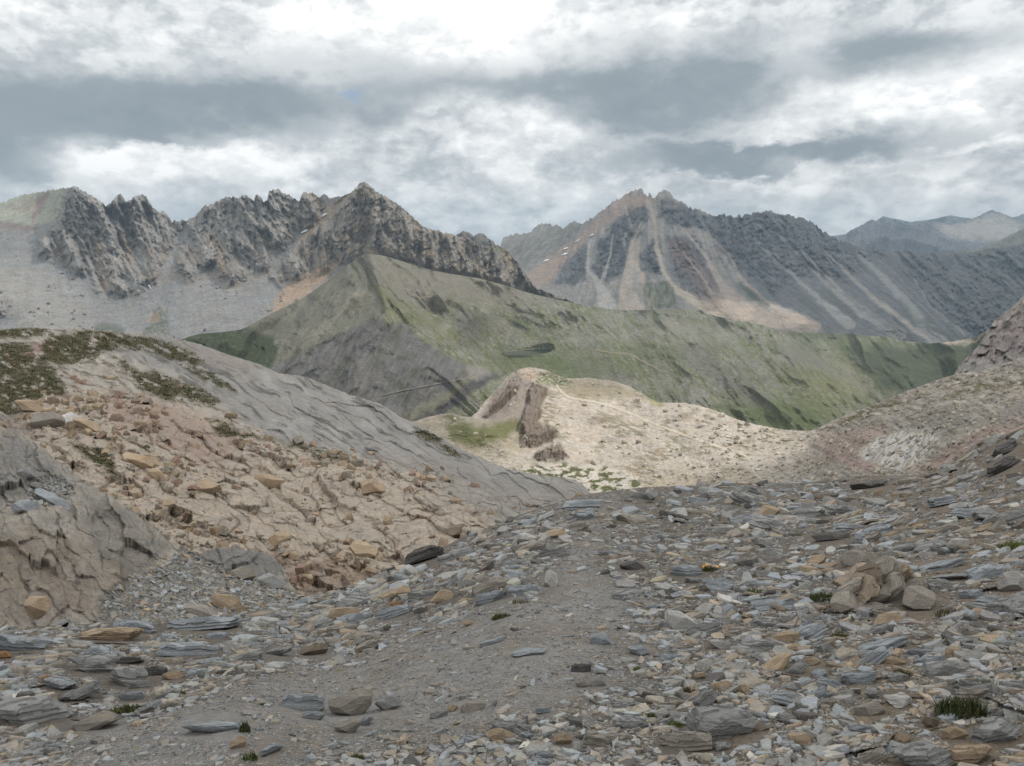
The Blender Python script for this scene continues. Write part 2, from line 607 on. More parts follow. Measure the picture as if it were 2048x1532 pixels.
# ------------------------------------------------------------------ the right mountain
RM_CREST = [(960, 520), (985, 505), (1000, 495), (1006, 479), (1022, 473), (1040, 470), (1060, 467), (1075, 454), (1088, 450), (1100, 451), (1115, 454), (1130, 456), (1140, 448), (1150, 444), (1158, 447),
            (1165, 449), (1180, 441), (1195, 431), (1215, 414), (1228, 405), (1240, 398), (1262, 385), (1275, 382), (1283, 380), (1290, 391), (1295, 395), (1299, 388), (1303, 391), (1307, 400), (1312, 397), (1318, 388),
            (1326, 385), (1332, 383), (1340, 387), (1347, 399), (1355, 402), (1365, 407), (1380, 417), (1405, 423), (1415, 430), (1430, 436), (1440, 432), (1448, 428), (1452, 434), (1460, 433), (1468, 437), (1480, 432),
            (1486, 435), (1492, 430), (1500, 434), (1506, 429), (1512, 426), (1518, 428), (1525, 424), (1535, 422), (1545, 425), (1555, 431), (1568, 433), (1580, 432), (1590, 436), (1600, 438), (1612, 441), (1625, 448),
            (1650, 467), (1680, 484), (1710, 492), (1740, 500), (1780, 503), (1820, 505), (1860, 509), (1900, 511), (1940, 507), (1980, 500), (2020, 495), (2048, 490), (2120, 478), (2260, 460)]
RM_ROCK = [[(1103, 566), (1130, 525), (1164, 490), (1180, 483), (1176, 520), (1171, 559), (1140, 572)],
           [(1185, 538), (1190, 500), (1205, 473), (1240, 450), (1290, 440), (1262, 470), (1253, 531), (1240, 550), (1219, 562), (1196, 560)],
           [(1278, 518), (1300, 480), (1318, 470), (1322, 500), (1328, 545), (1308, 552), (1285, 535)],
           [(1215, 460), (1250, 425), (1290, 405), (1300, 430), (1285, 470), (1262, 480), (1240, 466)],
           [(1320, 400), (1345, 398), (1400, 425), (1420, 460), (1380, 455), (1340, 452), (1318, 430)],
           [(1335, 470), (1385, 470), (1420, 510), (1428, 545), (1440, 590), (1410, 600), (1365, 575), (1345, 540)],
           [(1400, 430), (1550, 425), (1640, 450), (1700, 490), (1770, 500), (1700, 560), (1620, 555), (1580, 570), (1550, 585), (1500, 560), (1460, 530), (1430, 480)],
           [(1800, 505), (1900, 512), (2060, 490), (2260, 470), (2260, 690), (1980, 690), (1900, 640), (1840, 590), (1820, 560)]]
RM_CHUTES = [([(1292, 398, 1.4), (1305, 425, 2.0), (1311, 453, 3.4), (1314, 494, 4.1), (1325, 538, 4.1), (1349, 576, 5.4), (1393, 603, 9.5), (1430, 630, 15.0)], (0.458, 0.411, 0.348)),
             ([(1284, 443, 1.4), (1265, 484, 4.1), (1260, 531, 8.2), (1252, 579, 13.6), (1262, 620, 27.2)], (0.432, 0.384, 0.337)),
             ([(1288, 450, 1.4), (1276, 484, 2.0), (1274, 531, 4.1), (1290, 575, 6.8), (1305, 615, 9.5)], (0.430, 0.377, 0.324)),
             ([(1186, 470, 0.7), (1178, 484, 2.0), (1176, 538, 3.4), (1190, 555, 4.1), (1205, 580, 10.9), (1215, 615, 20.4)], (0.430, 0.419, 0.404)),
             ([(1225, 470, 0.7), (1222, 500, 1.4), (1212, 540, 2.0), (1200, 570, 4.1)], (0.391, 0.391, 0.385)),
             ([(1250, 410, 0.7), (1262, 450, 1.4), (1246, 475, 1.4), (1250, 490, 2.0)], (0.361, 0.361, 0.356)),
             ([(1362, 453, 1.4), (1407, 504, 3.4), (1427, 540, 6.1), (1451, 579, 9.5), (1492, 624, 17.7)], (0.363, 0.321, 0.295)),
             ([(1410, 463, 1.4), (1455, 504, 2.0), (1485, 559, 2.7), (1533, 607, 4.8), (1632, 652, 9.5)], (0.361, 0.315, 0.288)),
             ([(1340, 470, 0.7), (1372, 510, 2.0), (1400, 545, 2.7), (1425, 585, 4.1)], (0.332, 0.279, 0.258)),
             ([(1513, 484, 1.4), (1581, 545, 2.7), (1640, 600, 5.4), (1700, 650, 10.9)], (0.290, 0.290, 0.290)),
             ([(1560, 470, 1.4), (1640, 555, 3.4), (1720, 625, 6.8), (1800, 670, 12.2)], (0.275, 0.275, 0.275)),
             ([(1650, 500, 2.0), (1740, 590, 4.1), (1830, 660, 5.4), (1880, 690, 9.5)], (0.333, 0.312, 0.291)),
             ([(1720, 510, 4.1), (1800, 590, 8.2), (1850, 650, 10.9), (1900, 700, 15.0)], (0.263, 0.268, 0.273)),
             ([(1605, 500, 1.4), (1690, 590, 2.7), (1770, 650, 5.4)], (0.310, 0.304, 0.299)),
             ([(1830, 560, 1.4), (1860, 610, 2.0), (1930, 670, 3.4)], (0.260, 0.260, 0.255))]
RM_RED = [(1150, 480), (1200, 430), (1262, 384), (1300, 392), (1305, 405), (1280, 418), (1240, 430), (1195, 465), (1150, 500), (1120, 535), (1095, 570), (1060, 572), (1050, 560), (1085, 522), (1120, 495)]


def rm_masks(u, v, fe=5):
    z = Zones(u, v, 12, 26, 41)
    rock = np.zeros(u.shape)
    for p in RM_ROCK:
        rock = np.maximum(rock, z.poly(p, fe))
    z2 = Zones(u, v, 4, 12, 43)
    for pts, c in RM_CHUTES:
        rock = rock * (1 - .95 * z2.line(pts, 3))
    return rock


def rm_fall(u, v):
    """coordinate along contour, constant down a gully: the face fans out to the right"""
    k = np.clip((u - 1280) / 500, -.6, 1.0)
    return u - k * (v - 400) * 1.05


def rm_relief(u, v, D):
    px = D / F
    rock = rm_masks(u, v, 16)
    s = rm_fall(u, v)
    s = s + 22 * fbm(u / 60, v / 60, 4, 70)
    big = ridged(s / 95, v / 420, 3, 51)
    rib = ridged(s / 27, v / 120, 5, 55)
    fine = fbm(u / 9, v / 9, 4, 57)
    st = np.abs(perlin(s / 30, (v + .35 * u) / 7, 61))
    r = -px * 30 * big - px * rock * (4 + 17 * rib + 14 * fine + 5 * st + 14 * fbm(u / 30, v / 30, 3, 170)) - px * (1 - rock) * (1.3 * fine + 2.2 * ridged(s / 9, v / 160, 3, 66))
    return r


def rm_col(u, v):
    z = Zones(u, v, 6, 18, 45)
    s = rm_fall(u, v)
    c = np.zeros(u.shape + (3,)) + (.29, .28, .27)
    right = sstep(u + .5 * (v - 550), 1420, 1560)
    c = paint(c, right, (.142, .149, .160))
    streak = fbm(s / 7, v / 120, 4, 47)
    c = c * (1 + .5 * streak)[..., None]
    c = paint(c, sstep(fbm(s / 16, v / 200, 4, 147), .05, .3) * .5, (.16, .16, .162))
    c = paint(c, z.poly([(1050, 540), (1120, 520), (1160, 600), (1150, 640), (1040, 620)], 14) * .8, (.27, .26, .25))
    rock = rm_masks(u, v)
    s = s + 16 * fbm(u / 40, v / 40, 4, 270)
    rc = np.zeros(u.shape + (3,)) + (.092, .101, .116)
    n = fbm(s / 14, v / 26, 5, 49, .65)
    rc = rc * (1 + .8 * n)[..., None]
    rc = paint(rc, sstep(ridged(s / 8, v / 34, 4, 53), .25, .7) * .6, (.21, .215, .22))
    rc = paint(rc, sstep(ridged(s / 19, v / 50, 4, 153), .4, .75) * .35, (.065, .07, .078))
    c = c + (rc - c) * rock[..., None]
    c = paint(c, z.poly(RM_RED, 9) * (.62 + .3 * streak), (.33, .235, .19))
    c = paint(c, z.poly([(1300, 380), (1375, 410), (1340, 440), (1310, 420)], 8) * .3, (.19, .165, .15))
    c = paint(c, z.poly([(1335, 480), (1370, 480), (1430, 560), (1470, 640), (1420, 630), (1380, 560), (1345, 520)], 12) * .55, (.215, .15, .135))
    for pts, cc in RM_CHUTES:
        c = paint(c, z.line(pts, 3) * .9, np.asarray(cc))
    c = paint(c, z.poly([(1400, 600), (1450, 585), (1540, 615), (1640, 650), (1640, 680), (1400, 650)], 16) * .7, (.36, .30, .245))
    g = z.poly([(1284, 570), (1300, 563), (1335, 562), (1348, 580), (1354, 618), (1330, 615), (1300, 622), (1288, 600)], 4)
    c = paint(c, g * (.65 + .8 * fbm(u / 7, v / 16, 3, 59)).clip(0, 1), (.075, .095, .05))
    c = paint(c, z.line([(1478, 568, 3), (1505, 590, 7), (1535, 608, 4)], 5) * .9, (.07, .085, .055))
    for pts in ([(1590, 575, 2), (1610, 600, 6), (1630, 625, 3)], [(1645, 575, 2), (1680, 610, 6), (1715, 640, 3)], [(1690, 590, 2), (1740, 630, 4), (1800, 665, 3)], [(1800, 600, 3), (1830, 640, 6), (1870, 660, 3)],
                [(1850, 655, 3), (1900, 670, 8), (1940, 680, 4)]):
        c = paint(c, z.line(pts, 5) * .6, (.10, .112, .095))
    c = paint(c, sstep(right * sstep(u, 1790, 1880) * fbm(u / 30, v / 30, 4, 63), .05, .3) * .5, (.085, .10, .085))
    # paler older ridge running off to the left
    c = paint(c, z.poly([(960, 480), (1090, 445), (1180, 440), (1100, 510), (1030, 560), (970, 560)], 8) * .6, (.20, .20, .19))
    c = paint(c, sstep(ridged((u + v) / 14, (u - v) / 60, 4, 65), .2, .6) * z.poly([(1000, 490), (1090, 470), (1190, 440), (1130, 500), (1050, 545)], 8) * .5, (.11, .115, .11))
    return c


RM = Layer(RM_CREST, [(960, 640), (1100, 660), (1300, 690), (1600, 740), (1900, 780), (2260, 800)],
           [(960, 500, 3900), (1100, 450, 4100), (1283, 381, 3800), (1400, 425, 3750), (1530, 424, 3700), (1700, 492, 3600), (1900, 512, 3500), (2150, 480, 3300), (2260, 460, 3200),
            (1030, 560, 3350), (1180, 540, 3300), (1300, 520, 3250), (1450, 540, 3250), (1600, 560, 3150), (1750, 590, 3000), (1950, 610, 2850), (2200, 620, 2700),
            (1000, 640, 2950), (1200, 640, 2800), (1400, 660, 2650), (1600, 690, 2550), (1800, 720, 2500), (1950, 740, 2450), (2260, 790, 2300), (1850, 660, 2620)],
           jag=8.0, jscale=10, seed=21, relief=rm_relief)
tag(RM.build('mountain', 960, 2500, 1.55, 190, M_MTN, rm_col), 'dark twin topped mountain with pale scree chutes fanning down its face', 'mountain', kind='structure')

# ------------------------------------------------------------------ the left range
LR_CREST = [(-220, 440), (-100, 420), (0, 408), (30, 397), (60, 388), (100, 382), (133, 378), (140, 376), (147, 374), (155, 377), (162, 382), (180, 391), (193, 400), (205, 408), (212, 413), (220, 410), (230, 398),
            (235, 392), (241, 389), (246, 396), (252, 406), (260, 403), (268, 396), (275, 393), (283, 391), (292, 393), (298, 405), (305, 417), (314, 424), (320, 428), (325, 424), (333, 430), (340, 440), (345, 445),
            (352, 443), (358, 446), (364, 440), (372, 445), (380, 438), (388, 436), (395, 428), (402, 420), (410, 413), (418, 414), (425, 410), (440, 402), (455, 395), (468, 397), (478, 400), (484, 393), (494, 393), (500, 398), (508, 405),
            (511, 391), (516, 389), (521, 397), (527, 406), (534, 402), (538, 384), (545, 382), (550, 384), (556, 377), (561, 384), (567, 389), (575, 391), (585, 397), (596, 404), (600, 402), (605, 388), (612, 386),
            (618, 389), (626, 386), (631, 392), (636, 398), (646, 390), (654, 394), (663, 398), (675, 396), (690, 392), (700, 388), (712, 377), (718, 370), (724, 367), (733, 368), (740, 373), (745, 378), (760, 390), (775, 398), (790, 407),
            (802, 415), (815, 425), (830, 440), (845, 455), (858, 459), (870, 462), (885, 466), (900, 470), (915, 474), (930, 478), (945, 484), (960, 492), (972, 497), (985, 495), (1000, 492), (1012, 502), (1022, 512), (1035, 528), (1050, 555),
            (1075, 580), (1110, 592), (1160, 608), (1230, 625)]
LR_ROCK = [[(130, 374), (150, 366), (180, 385), (215, 405), (240, 385), (290, 385), (330, 422), (375, 440), (342, 494), (328, 538), (308, 559), (287, 576), (273, 591), (239, 586), (212, 596), (190, 578), (185, 552), (147, 541),
            (100, 512), (79, 507), (77, 483), (100, 455), (113, 439), (122, 405)],
           [(375, 446), (372, 470), (347, 535), (379, 559), (400, 540), (427, 528), (441, 552), (458, 564), (490, 552), (506, 542), (533, 535), (560, 495), (595, 466), (650, 425), (640, 385), (550, 372), (450, 390), (400, 415)],
           [(547, 552), (567, 569), (588, 559), (608, 545), (649, 538), (690, 522), (730, 511), (760, 508), (791, 514), (830, 528), (866, 538), (928, 552), (969, 559), (1024, 579), (1078, 590), (1160, 610), (1110, 590), (1040, 520), (1000, 485), (850, 450),
            (720, 360), (660, 425), (600, 480)],
           [(-200, 560), (-60, 560), (0, 590), (22, 600), (8, 630), (-30, 640), (-200, 660)]]


def lr_masks(u, v, fe=4):
    z = Zones(u, v, 9, 20, 71)
    r = np.zeros(u.shape)
    for p in LR_ROCK:
        r = np.maximum(r, z.poly(p, fe))
    z2 = Zones(u, v, 5, 14, 73)
    r = r * (1 - .9 * z2.line([(697, 388, 3), (660, 422, 6), (625, 455, 4), (598, 476, 5), (575, 500, 3)], 4))
    r = r * (1 - .8 * z2.line([(640, 450, 3), (632, 500, 4), (622, 545, 3)], 4))
    return r


def lr_relief(u, v, D):
    px = D / F
    rock = lr_masks(u, v, 15)
    w = 7 * fbm(u / 45, v / 45, 4, 80)
    # tilted ribs: down to the right on the towers, steep on the big peak
    t1 = (u + w) - .42 * (v - 450)
    t3 = (u + w) - .10 * (v - 450)
    pk = sstep(u, 570, 660)
    s = t1 * (1 - pk) + t3 * pk
    big = ridged(s / 62, v / 190, 3, 81)
    rib = ridged(s / 21, v / 130, 5, 83, .6)
    fine = fbm(u / 7, v / 8, 4, 85)
    fa, crk = facet(s / 15, (v + .5 * u) / 13, 87)
    strata = ridged((v - .55 * u + w) / 13, (u + v) / 90, 3, 89)
    r = -px * rock * (5 + 62 * big + 22 * rib + 8 * fine + 9 * fa + 9 * strata * (1 - pk))
    r -= px * (1 - rock) * (3.5 * ridged((u - .1 * (v - 500)) / 34, v / 240, 3, 91) + 1.2 * fine)
    return r


def lr_col(u, v):
    z = Zones(u, v, 7, 20, 75)
    c = np.zeros(u.shape + (3,)) + (.27, .27, .272)
    streak = fbm((u - .25 * (v - 500)) / 11, v / 90, 5, 95)
    c = c * (1 + .22 * streak)[..., None]
    c = paint(c, sstep(fbm(u / 22, v / 16, 4, 96), .12, .4) * .35, (.20, .20, .20))
    for pts in ([(-40, 560, 30), (60, 590, 40), (110, 640, 60), (140, 690, 60)],):
        c = paint(c, z.line(pts, 40) * .6, (.37, .355, .325))  # sunlit patch at the lower left brushed into the scree colour
    c = paint(c, z.line([(205, 560, 6), (265, 590, 6), (335, 560, 6)], 10) * .5, (.36, .33, .29))
    c = paint(c, z.line([(345, 545, 5), (390, 570, 8), (430, 545, 6), (460, 575, 10), (540, 545, 8)], 9) * .6, (.35, .31, .265))
    rock = lr_masks(u, v)
    s = u - .3 * (v - 450)
    rc = np.zeros(u.shape + (3,)) + (.31, .302, .295)
    rc = paint(rc, sstep(u, 560, 640), (.29, .262, .228))
    s = s + 14 * fbm(u / 40, v / 40, 4, 297)
    rc = rc * (1 + .45 * fbm(s / 15, v / 26, 5, 97, .65) + .45 * fbm(s / 60, v / 70, 3, 397))[..., None]
    rc = paint(rc, sstep(ridged(s / 34 + 3, v / 80, 4, 197, .6), .45, .75) * .45, (.09, .087, .085))
    rc = paint(rc, sstep(ridged(s / 12, v / 45, 4, 98), .25, .65) * .55, (.33, .31, .285))
    tanm = sstep(fbm(s / 24, v / 60, 4, 99), .10, .35)
    rc = paint(rc, tanm * .55 * sstep(v, 430, 500) * (1 - sstep(u, 560, 620)), (.27, .215, .165))
    rc = paint(rc, tanm * .75 * sstep(u, 590, 660), (.34, .275, .20))
    rc = paint(rc, sstep(fbm(s / 13, v / 30, 4, 101), .08, .3) * .6 * sstep(u, 570, 620), (.085, .085, .085))
    for pts in ([(190, 470, 6), (200, 520, 8), (210, 575, 6)], [(425, 470, 3), (440, 505, 9), (445, 545, 7)], [(412, 470, 4), (416, 490, 3)], [(245, 470, 4), (262, 520, 5)]):
        rc = paint(rc, z.line(pts, 6) * .55, (.33, .25, .17))
    c = c + (rc - c) * rock[..., None]
    # warm rubble on the big peak's left rib and below its foot
    c = paint(c, z.line([(700, 388, 5), (660, 422, 9), (628, 452, 9), (602, 480, 4)], 6) * .75, (.36, .29, .215))
    c = paint(c, z.poly([(590, 557), (640, 533), (690, 520), (640, 570), (600, 602), (540, 628), (552, 600), (568, 575)], 6) * .9, (.41, .315, .235))
    for pts in ([(728, 480, 1), (738, 498, 3), (752, 512, 7)], [(772, 500, 1), (790, 512, 4)], [(862, 530, 1), (885, 548, 5), (925, 556, 4)], [(950, 520, 1), (958, 545, 4), (968, 560, 5)], [(905, 520, 1), (925, 552, 4)], [(1005, 545, 2), (1012, 575, 5)]):
        c = paint(c, z.line(pts, 3) * .9, (.45, .365, .28))
    c = paint(c, z.poly([(968, 505), (985, 492), (1005, 490), (1012, 502), (990, 505)], 4) * .8, (.22, .23, .16))
    # pale green and pink summit dome at the far left
    c = paint(c, z.poly([(-220, 400), (0, 395), (80, 375), (135, 368), (126, 400), (112, 440), (60, 455), (-220, 470)], 5), (.37, .385, .32))
    c = paint(c, z.poly([(30, 405), (100, 385), (95, 400), (70, 418), (40, 425), (10, 415)], 5) * .7, (.33, .30, .255))
    c = paint(c, z.line([(92, 388, 6), (80, 405, 7), (72, 425, 6), (66, 445, 4)], 5) * .7, (.29, .205, .20))
    c = paint(c, z.poly([(-220, 440), (0, 440), (40, 448), (80, 455), (60, 462), (0, 458), (-220, 470)], 4) * .75, (.22, .165, .165))
    # the green stain with its orange scar and the turf low on the scree
    g = z.poly([(312, 614), (322, 610), (334, 636), (338, 668), (280, 672), (300, 645)], 3)
    c = paint(c, g * (.55 + 1.1 * fbm(u / 6, v / 6, 4, 95, .6)).clip(0, 1) * .9, (.095, .112, .062))
    c = paint(c, z.poly([(305, 628), (317, 630), (318, 642), (302, 645)], 3) * .7, (.30, .21, .14))
    c = paint(c, z.poly([(190, 652), (215, 645), (250, 660), (240, 680), (190, 680)], 6) * .7, (.10, .12, .08))
    return c


LR = Layer(LR_CREST, [(-220, 720), (300, 730), (520, 700), (700, 600), (900, 620), (1230, 660)],
           [(-220, 430, 2700), (60, 388, 2700), (147, 376, 2450), (283, 392, 2550), (345, 440, 2600), (450, 397, 2480), (560, 380, 2450), (640, 395, 2420), (724, 367, 2250), (850, 455, 2200), (1000, 492, 2250), (1160, 608, 2250),
            (0, 470, 2420), (150, 540, 2180), (240, 590, 2080), (350, 545, 2150), (440, 555, 2130), (530, 540, 2130), (600, 550, 2080), (740, 510, 2080), (930, 552, 2100),
            (-220, 650, 1750), (60, 650, 1720), (250, 680, 1650), (420, 660, 1680), (560, 620, 1850), (60, 720, 1560), (300, 730, 1540), (700, 600, 1950), (900, 620, 2000), (1230, 660, 2100), (1050, 585, 2180)],
           jag=6.5, jscale=9, seed=25, relief=lr_relief)
tag(LR.build('mountain_range', -450, 1230, 1.5, 200, M_MTN, lr_col), 'jagged grey brown mountain range with rock towers above pale grey scree', 'mountain', kind='structure')

# ------------------------------------------------------------------ the green valley and the dark spur
VA_CREST = [(330, 690), (380, 673), (400, 668), (450, 664), (480, 660), (500, 651), (540, 629), (570, 614), (600, 600), (650, 566), (680, 542), (700, 527), (720, 512), (735, 508), (750, 509), (770, 512), (820, 528), (860, 540), (900, 548), (960, 557),
            (1010, 571), (1040, 581), (1080, 592), (1150, 607), (1200, 616), (1250, 621), (1300, 620), (1340, 618), (1400, 620), (1430, 632), (1470, 640), (1500, 645), (1530, 652), (1560, 660), (1600, 666), (1650, 667), (1700, 668), (1740, 672), (1770, 672), (1800, 681),
            (1860, 687), (1900, 684), (1950, 676), (1985, 655), (2040, 630), (2260, 600)]
LAKE = [(1003, 706), (1025, 703), (1050, 700), (1075, 698), (1095, 697), (1106, 699), (1100, 704), (1080, 708), (1050, 711), (1020, 711)]
LAKE_Z = float(ray(1055, 705)[1]) * 1300 + EYE


def va_rocky(u, v):
    n = fbm((u + .9 * v) / 60, (v - .6 * u) / 24, 5, 111, .6)
    return sstep(n, 0.0, .3)


def va_relief(u, v, D):
    px = D / F
    s = u - .75 * (v - 650)
    left = 1 - sstep(u - .8 * (v - 600), 740, 800)
    sl = u + .65 * (v - 650)
    s = s * (1 - left) + sl * left
    rk = va_rocky(u, v)
    gr = np.clip((VA.D(u, v - 6) - VA.D(u, v + 6)) / 12, px * .6, px * 6)      # metres of distance per pixel of height
    wv = 40 * fbm(u / 150, v / 90, 3, 413)
    r = -gr * (30 * ridged((s + wv) / 135, v / 280, 3, 113, .45) + 12 * fbm(u / 110, v / 75, 3, 115, .5) + (1.5 + 3.5 * rk) * ridged((s + wv * .3) / 21, v / 120, 3, 117, .55) + 1.1 * fbm(u / 8, v / 9, 3, 119))
    r = r * sstep(np.hypot((u - 1055) / 260, (v - 705) / 90), .3, 1.0)
    sd = poly_sd(u, v, LAKE)
    k = 1 - sstep(sd, 0, 5)
    Dl = (LAKE_Z - EYE - .35) / np.minimum(ray(u, v)[1], -.02)
    return r * (1 - k) + (Dl - VA.D(u, v)) * k


def va_col(u, v):
    z = Zones(u, v, 17, 42, 121)
    n = fbm((u + .9 * v) / 90, (v - .5 * u) / 40, 5, 123, .6)
    c = np.zeros(u.shape + (3,)) + (.135, .152, .076)
    c = paint(c, sstep(n, -.25, .25) * .5, (.165, .168, .085))
    c = paint(c, sstep(fbm((u - v) / 30, (v + u) / 80, 5, 125, .65), -.02, .25) * .75, (.21, .205, .175))
    c = paint(c, sstep(fbm((u - 1.1 * v) / 9, (v + .8 * u) / 34, 5, 225, .65), .0, .2) * .75, (.066, .088, .036))
    c = paint(c, sstep(fbm((u - .9 * v) / 7 + 40, (v + .8 * u) / 26, 5, 227, .65), .04, .24) * .8, (.255, .25, .22))
    c = paint(c, sstep(fbm((u - 1.0 * v) / 40 + 11, (v + .6 * u) / 130, 4, 229, .6), .08, .28) * .65, (.225, .22, .20))
    c = paint(c, z.line([(1270, 700, 3), (1330, 770, 6), (1420, 860, 10)], 10) * .6, (.06, .085, .035))
    c = paint(c, sstep(fbm((u - 1.0 * v) / 8 + 5, (v + .6 * u) / 60, 4, 231, .6), -.1, .2) * z.poly([(1130, 625), (1420, 622), (1520, 660), (1480, 690), (1330, 670), (1180, 690)], 16) * .7, (.21, .205, .185))
    c = paint(c, sstep(ridged((u - .75 * v) / 16, (v + .2 * u) / 46, 4, 127, .6), .3, .7) * .55, (.185, .18, .158))
    c = c * (1 + .55 * fbm(u / 5, v / 3.5, 4, 425, .65) + .25 * fbm(u / 45, v / 22, 3, 427))[..., None]
    # greener flats
    for p, a in (([(1000, 712), (1120, 705), (1260, 735), (1200, 760), (1080, 745), (960, 735)], .7), ([(1200, 690), (1420, 700), (1500, 690), (1330, 720), (1250, 712)], .5),
                 ([(1450, 800), (1650, 795), (1700, 830), (1600, 870), (1480, 850)], .7), ([(1560, 690), (1700, 670), (1780, 690), (1640, 740)], .35)):
        c = paint(c, z.poly(p, 26) * a, (.088, .115, .04))
    c = paint(c, z.poly([(1560, 740), (1700, 745), (1760, 800), (1620, 800)], 40) * .5, (.165, .168, .07))
    # upper grey brown scree of the cone
    c = paint(c, z.poly([(690, 530), (735, 500), (830, 520), (1000, 560), (1100, 600), (1020, 620), (900, 600), (860, 620), (800, 600), (770, 560), (740, 560)], 18) * .75, (.20, .185, .155))
    c = paint(c, z.poly([(500, 650), (720, 500), (760, 560), (770, 640), (640, 690), (540, 745), (520, 700)], 10) * .85, (.178, .175, .142))
    c = paint(c, z.line([(738, 560, 4), (700, 600, 8), (650, 650, 8), (590, 690, 6)], 14) * .5, (.27, .26, .22))
    c = paint(c, sstep(ridged((u + .65 * v) / 15, v / 70, 4, 131, .6), .2, .6) * z.poly([(480, 660), (735, 505), (770, 640), (540, 760)], 10) * .45, (.115, .118, .10))
    # green cap and pale rock ridges beside the spur
    c = paint(c, z.line([(745, 570, 8), (790, 610, 14), (850, 640, 12), (900, 680, 8)], 16) * .6, (.15, .15, .075))
    for pts in ([(760, 640, 3), (745, 590, 4), (742, 560, 2)], [(880, 600, 2), (950, 640, 5), (1010, 680, 3)], [(960, 610, 2), (1010, 650, 5), (1060, 690, 2)], [(1330, 640, 4), (1400, 655, 8), (1500, 670, 8), (1560, 675, 3)], [(1640, 690, 4), (1700, 760, 5), (1760, 800, 3)]):
        c = paint(c, z.line(pts, 10) * .55, (.235, .225, .19))
    for p in ([(890, 620), (930, 610), (960, 660), (930, 670)], [(1150, 720), (1240, 740), (1300, 780), (1230, 765)], [(1560, 690), (1620, 690), (1660, 740), (1580, 730)], [(1330, 690), (1420, 700), (1500, 770), (1560, 830), (1480, 800), (1400, 740)]):
        c = paint(c, z.poly(p, 12) * .55, (.155, .152, .14))
    # the spur, darker grey than the slopes beside it
    dk = z.poly([(500, 770), (545, 740), (600, 706), (650, 680), (700, 655), (750, 636), (790, 640), (830, 660), (850, 690), (900, 712), (945, 738), (935, 760), (890, 790), (860, 850), (700, 880), (500, 860)], 7)
    dc = np.zeros(u.shape + (3,)) + (.098, .096, .097)
    dc = dc * (1.2 + .9 * fbm((u + .5 * v) / 10, v / 34, 5, 133, .65))[..., None]
    dc = paint(dc, sstep(fbm((u + .55 * v) / 8 + 7, v / 40, 4, 233, .65), .1, .35) * .5, (.19, .185, .18))
    dc = paint(dc, sstep(fbm((u + .3 * v) / 26, v / 50, 4, 134), .05, .35) * .6, (.075, .078, .052))
    c = c + (dc - c) * (dk * .92)[..., None]
    c = paint(c, z.poly([(880, 790), (920, 765), (980, 745), (1010, 745), (960, 775), (900, 820), (850, 860), (820, 850)], 6) * .95, (.075, .075, .078))
    c = paint(c, z.line([(930, 760, 4), (900, 785, 8), (860, 810, 8), (820, 835, 6)], 8) * .65, (.19, .185, .125))
    c = paint(c, z.poly([(936, 728), (960, 735), (985, 752), (958, 760), (938, 750)], 4) * .6, (.25, .24, .225))
    # dark turf knob at the left; shade on the right slope painted in as darker green
    kn = z.poly([(330, 690), (400, 662), (480, 655), (545, 672), (560, 700), (535, 745), (470, 740), (400, 710)], 5)
    c = paint(c, kn * .95, (.052, .066, .038))
    c = paint(c, kn * sstep(fbm(u / 7, v / 6, 3, 137), .2, .5) * .5, (.16, .16, .13))
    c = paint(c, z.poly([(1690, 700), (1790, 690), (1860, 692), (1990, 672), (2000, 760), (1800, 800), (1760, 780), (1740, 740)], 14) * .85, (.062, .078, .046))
    c = paint(c, z.line([(1865, 686, 3), (1905, 684, 3), (1950, 676, 3), (1985, 656, 5), (2040, 630, 8)], 4) * .95, (.40, .35, .29))
    c = paint(c, z.poly([(1560, 655), (1640, 660), (1750, 668), (1730, 678), (1640, 680), (1580, 676)], 6) * .6, (.075, .09, .05))
    return c


VA = Layer(VA_CREST, [(330, 800), (600, 850), (820, 890), (1000, 870), (1200, 860), (1500, 900), (1700, 910), (2000, 860), (2260, 860)],
           [(735, 509, 1500), (560, 618, 1330), (640, 570, 1420), (400, 668, 950), (480, 700, 880), (540, 740, 860), (330, 800, 800), (640, 690, 960), (700, 640, 1080), (770, 640, 1000), (850, 690, 890), (940, 745, 820), (800, 830, 680), (820, 890, 610), (650, 770, 780), (1000, 775, 830), (900, 800, 740), (1000, 870, 640),
            (820, 580, 1330), (900, 548, 1600), (1040, 582, 1800), (950, 640, 1320), (1055, 705, 1300), (960, 706, 1293), (1055, 697, 1376), (1055, 714, 1224), (1150, 704, 1310), (1000, 700, 1348), (1110, 711, 1248), (1055, 685, 1405), (1055, 670, 1440), (1055, 735, 1172), (1100, 748, 1130), (1150, 650, 1600), (1250, 621, 2050), (1340, 618, 2100), (1430, 632, 2080), (1330, 690, 1500), (1560, 660, 2150), (1660, 667, 2100), (1760, 672, 1900),
            (1300, 800, 860), (1200, 860, 720), (1450, 750, 1150), (1500, 850, 880), (1500, 900, 800), (1700, 760, 1280), (1600, 860, 860), (1860, 687, 1500), (1800, 790, 1060), (1900, 740, 1250), (1990, 660, 1350), (2000, 860, 900), (2260, 600, 1300), (2260, 860, 900), (1700, 910, 800)],
           jag=1.2, jscale=14, seed=33)
VA.relief = va_relief
tag(VA.build('valley', 330, 2500, 1.9, 210, M_MID, va_col, back_slope=.35, mono=True), 'green and grey alpine valley slopes with a dark spur below the mountains', 'valley', kind='structure')

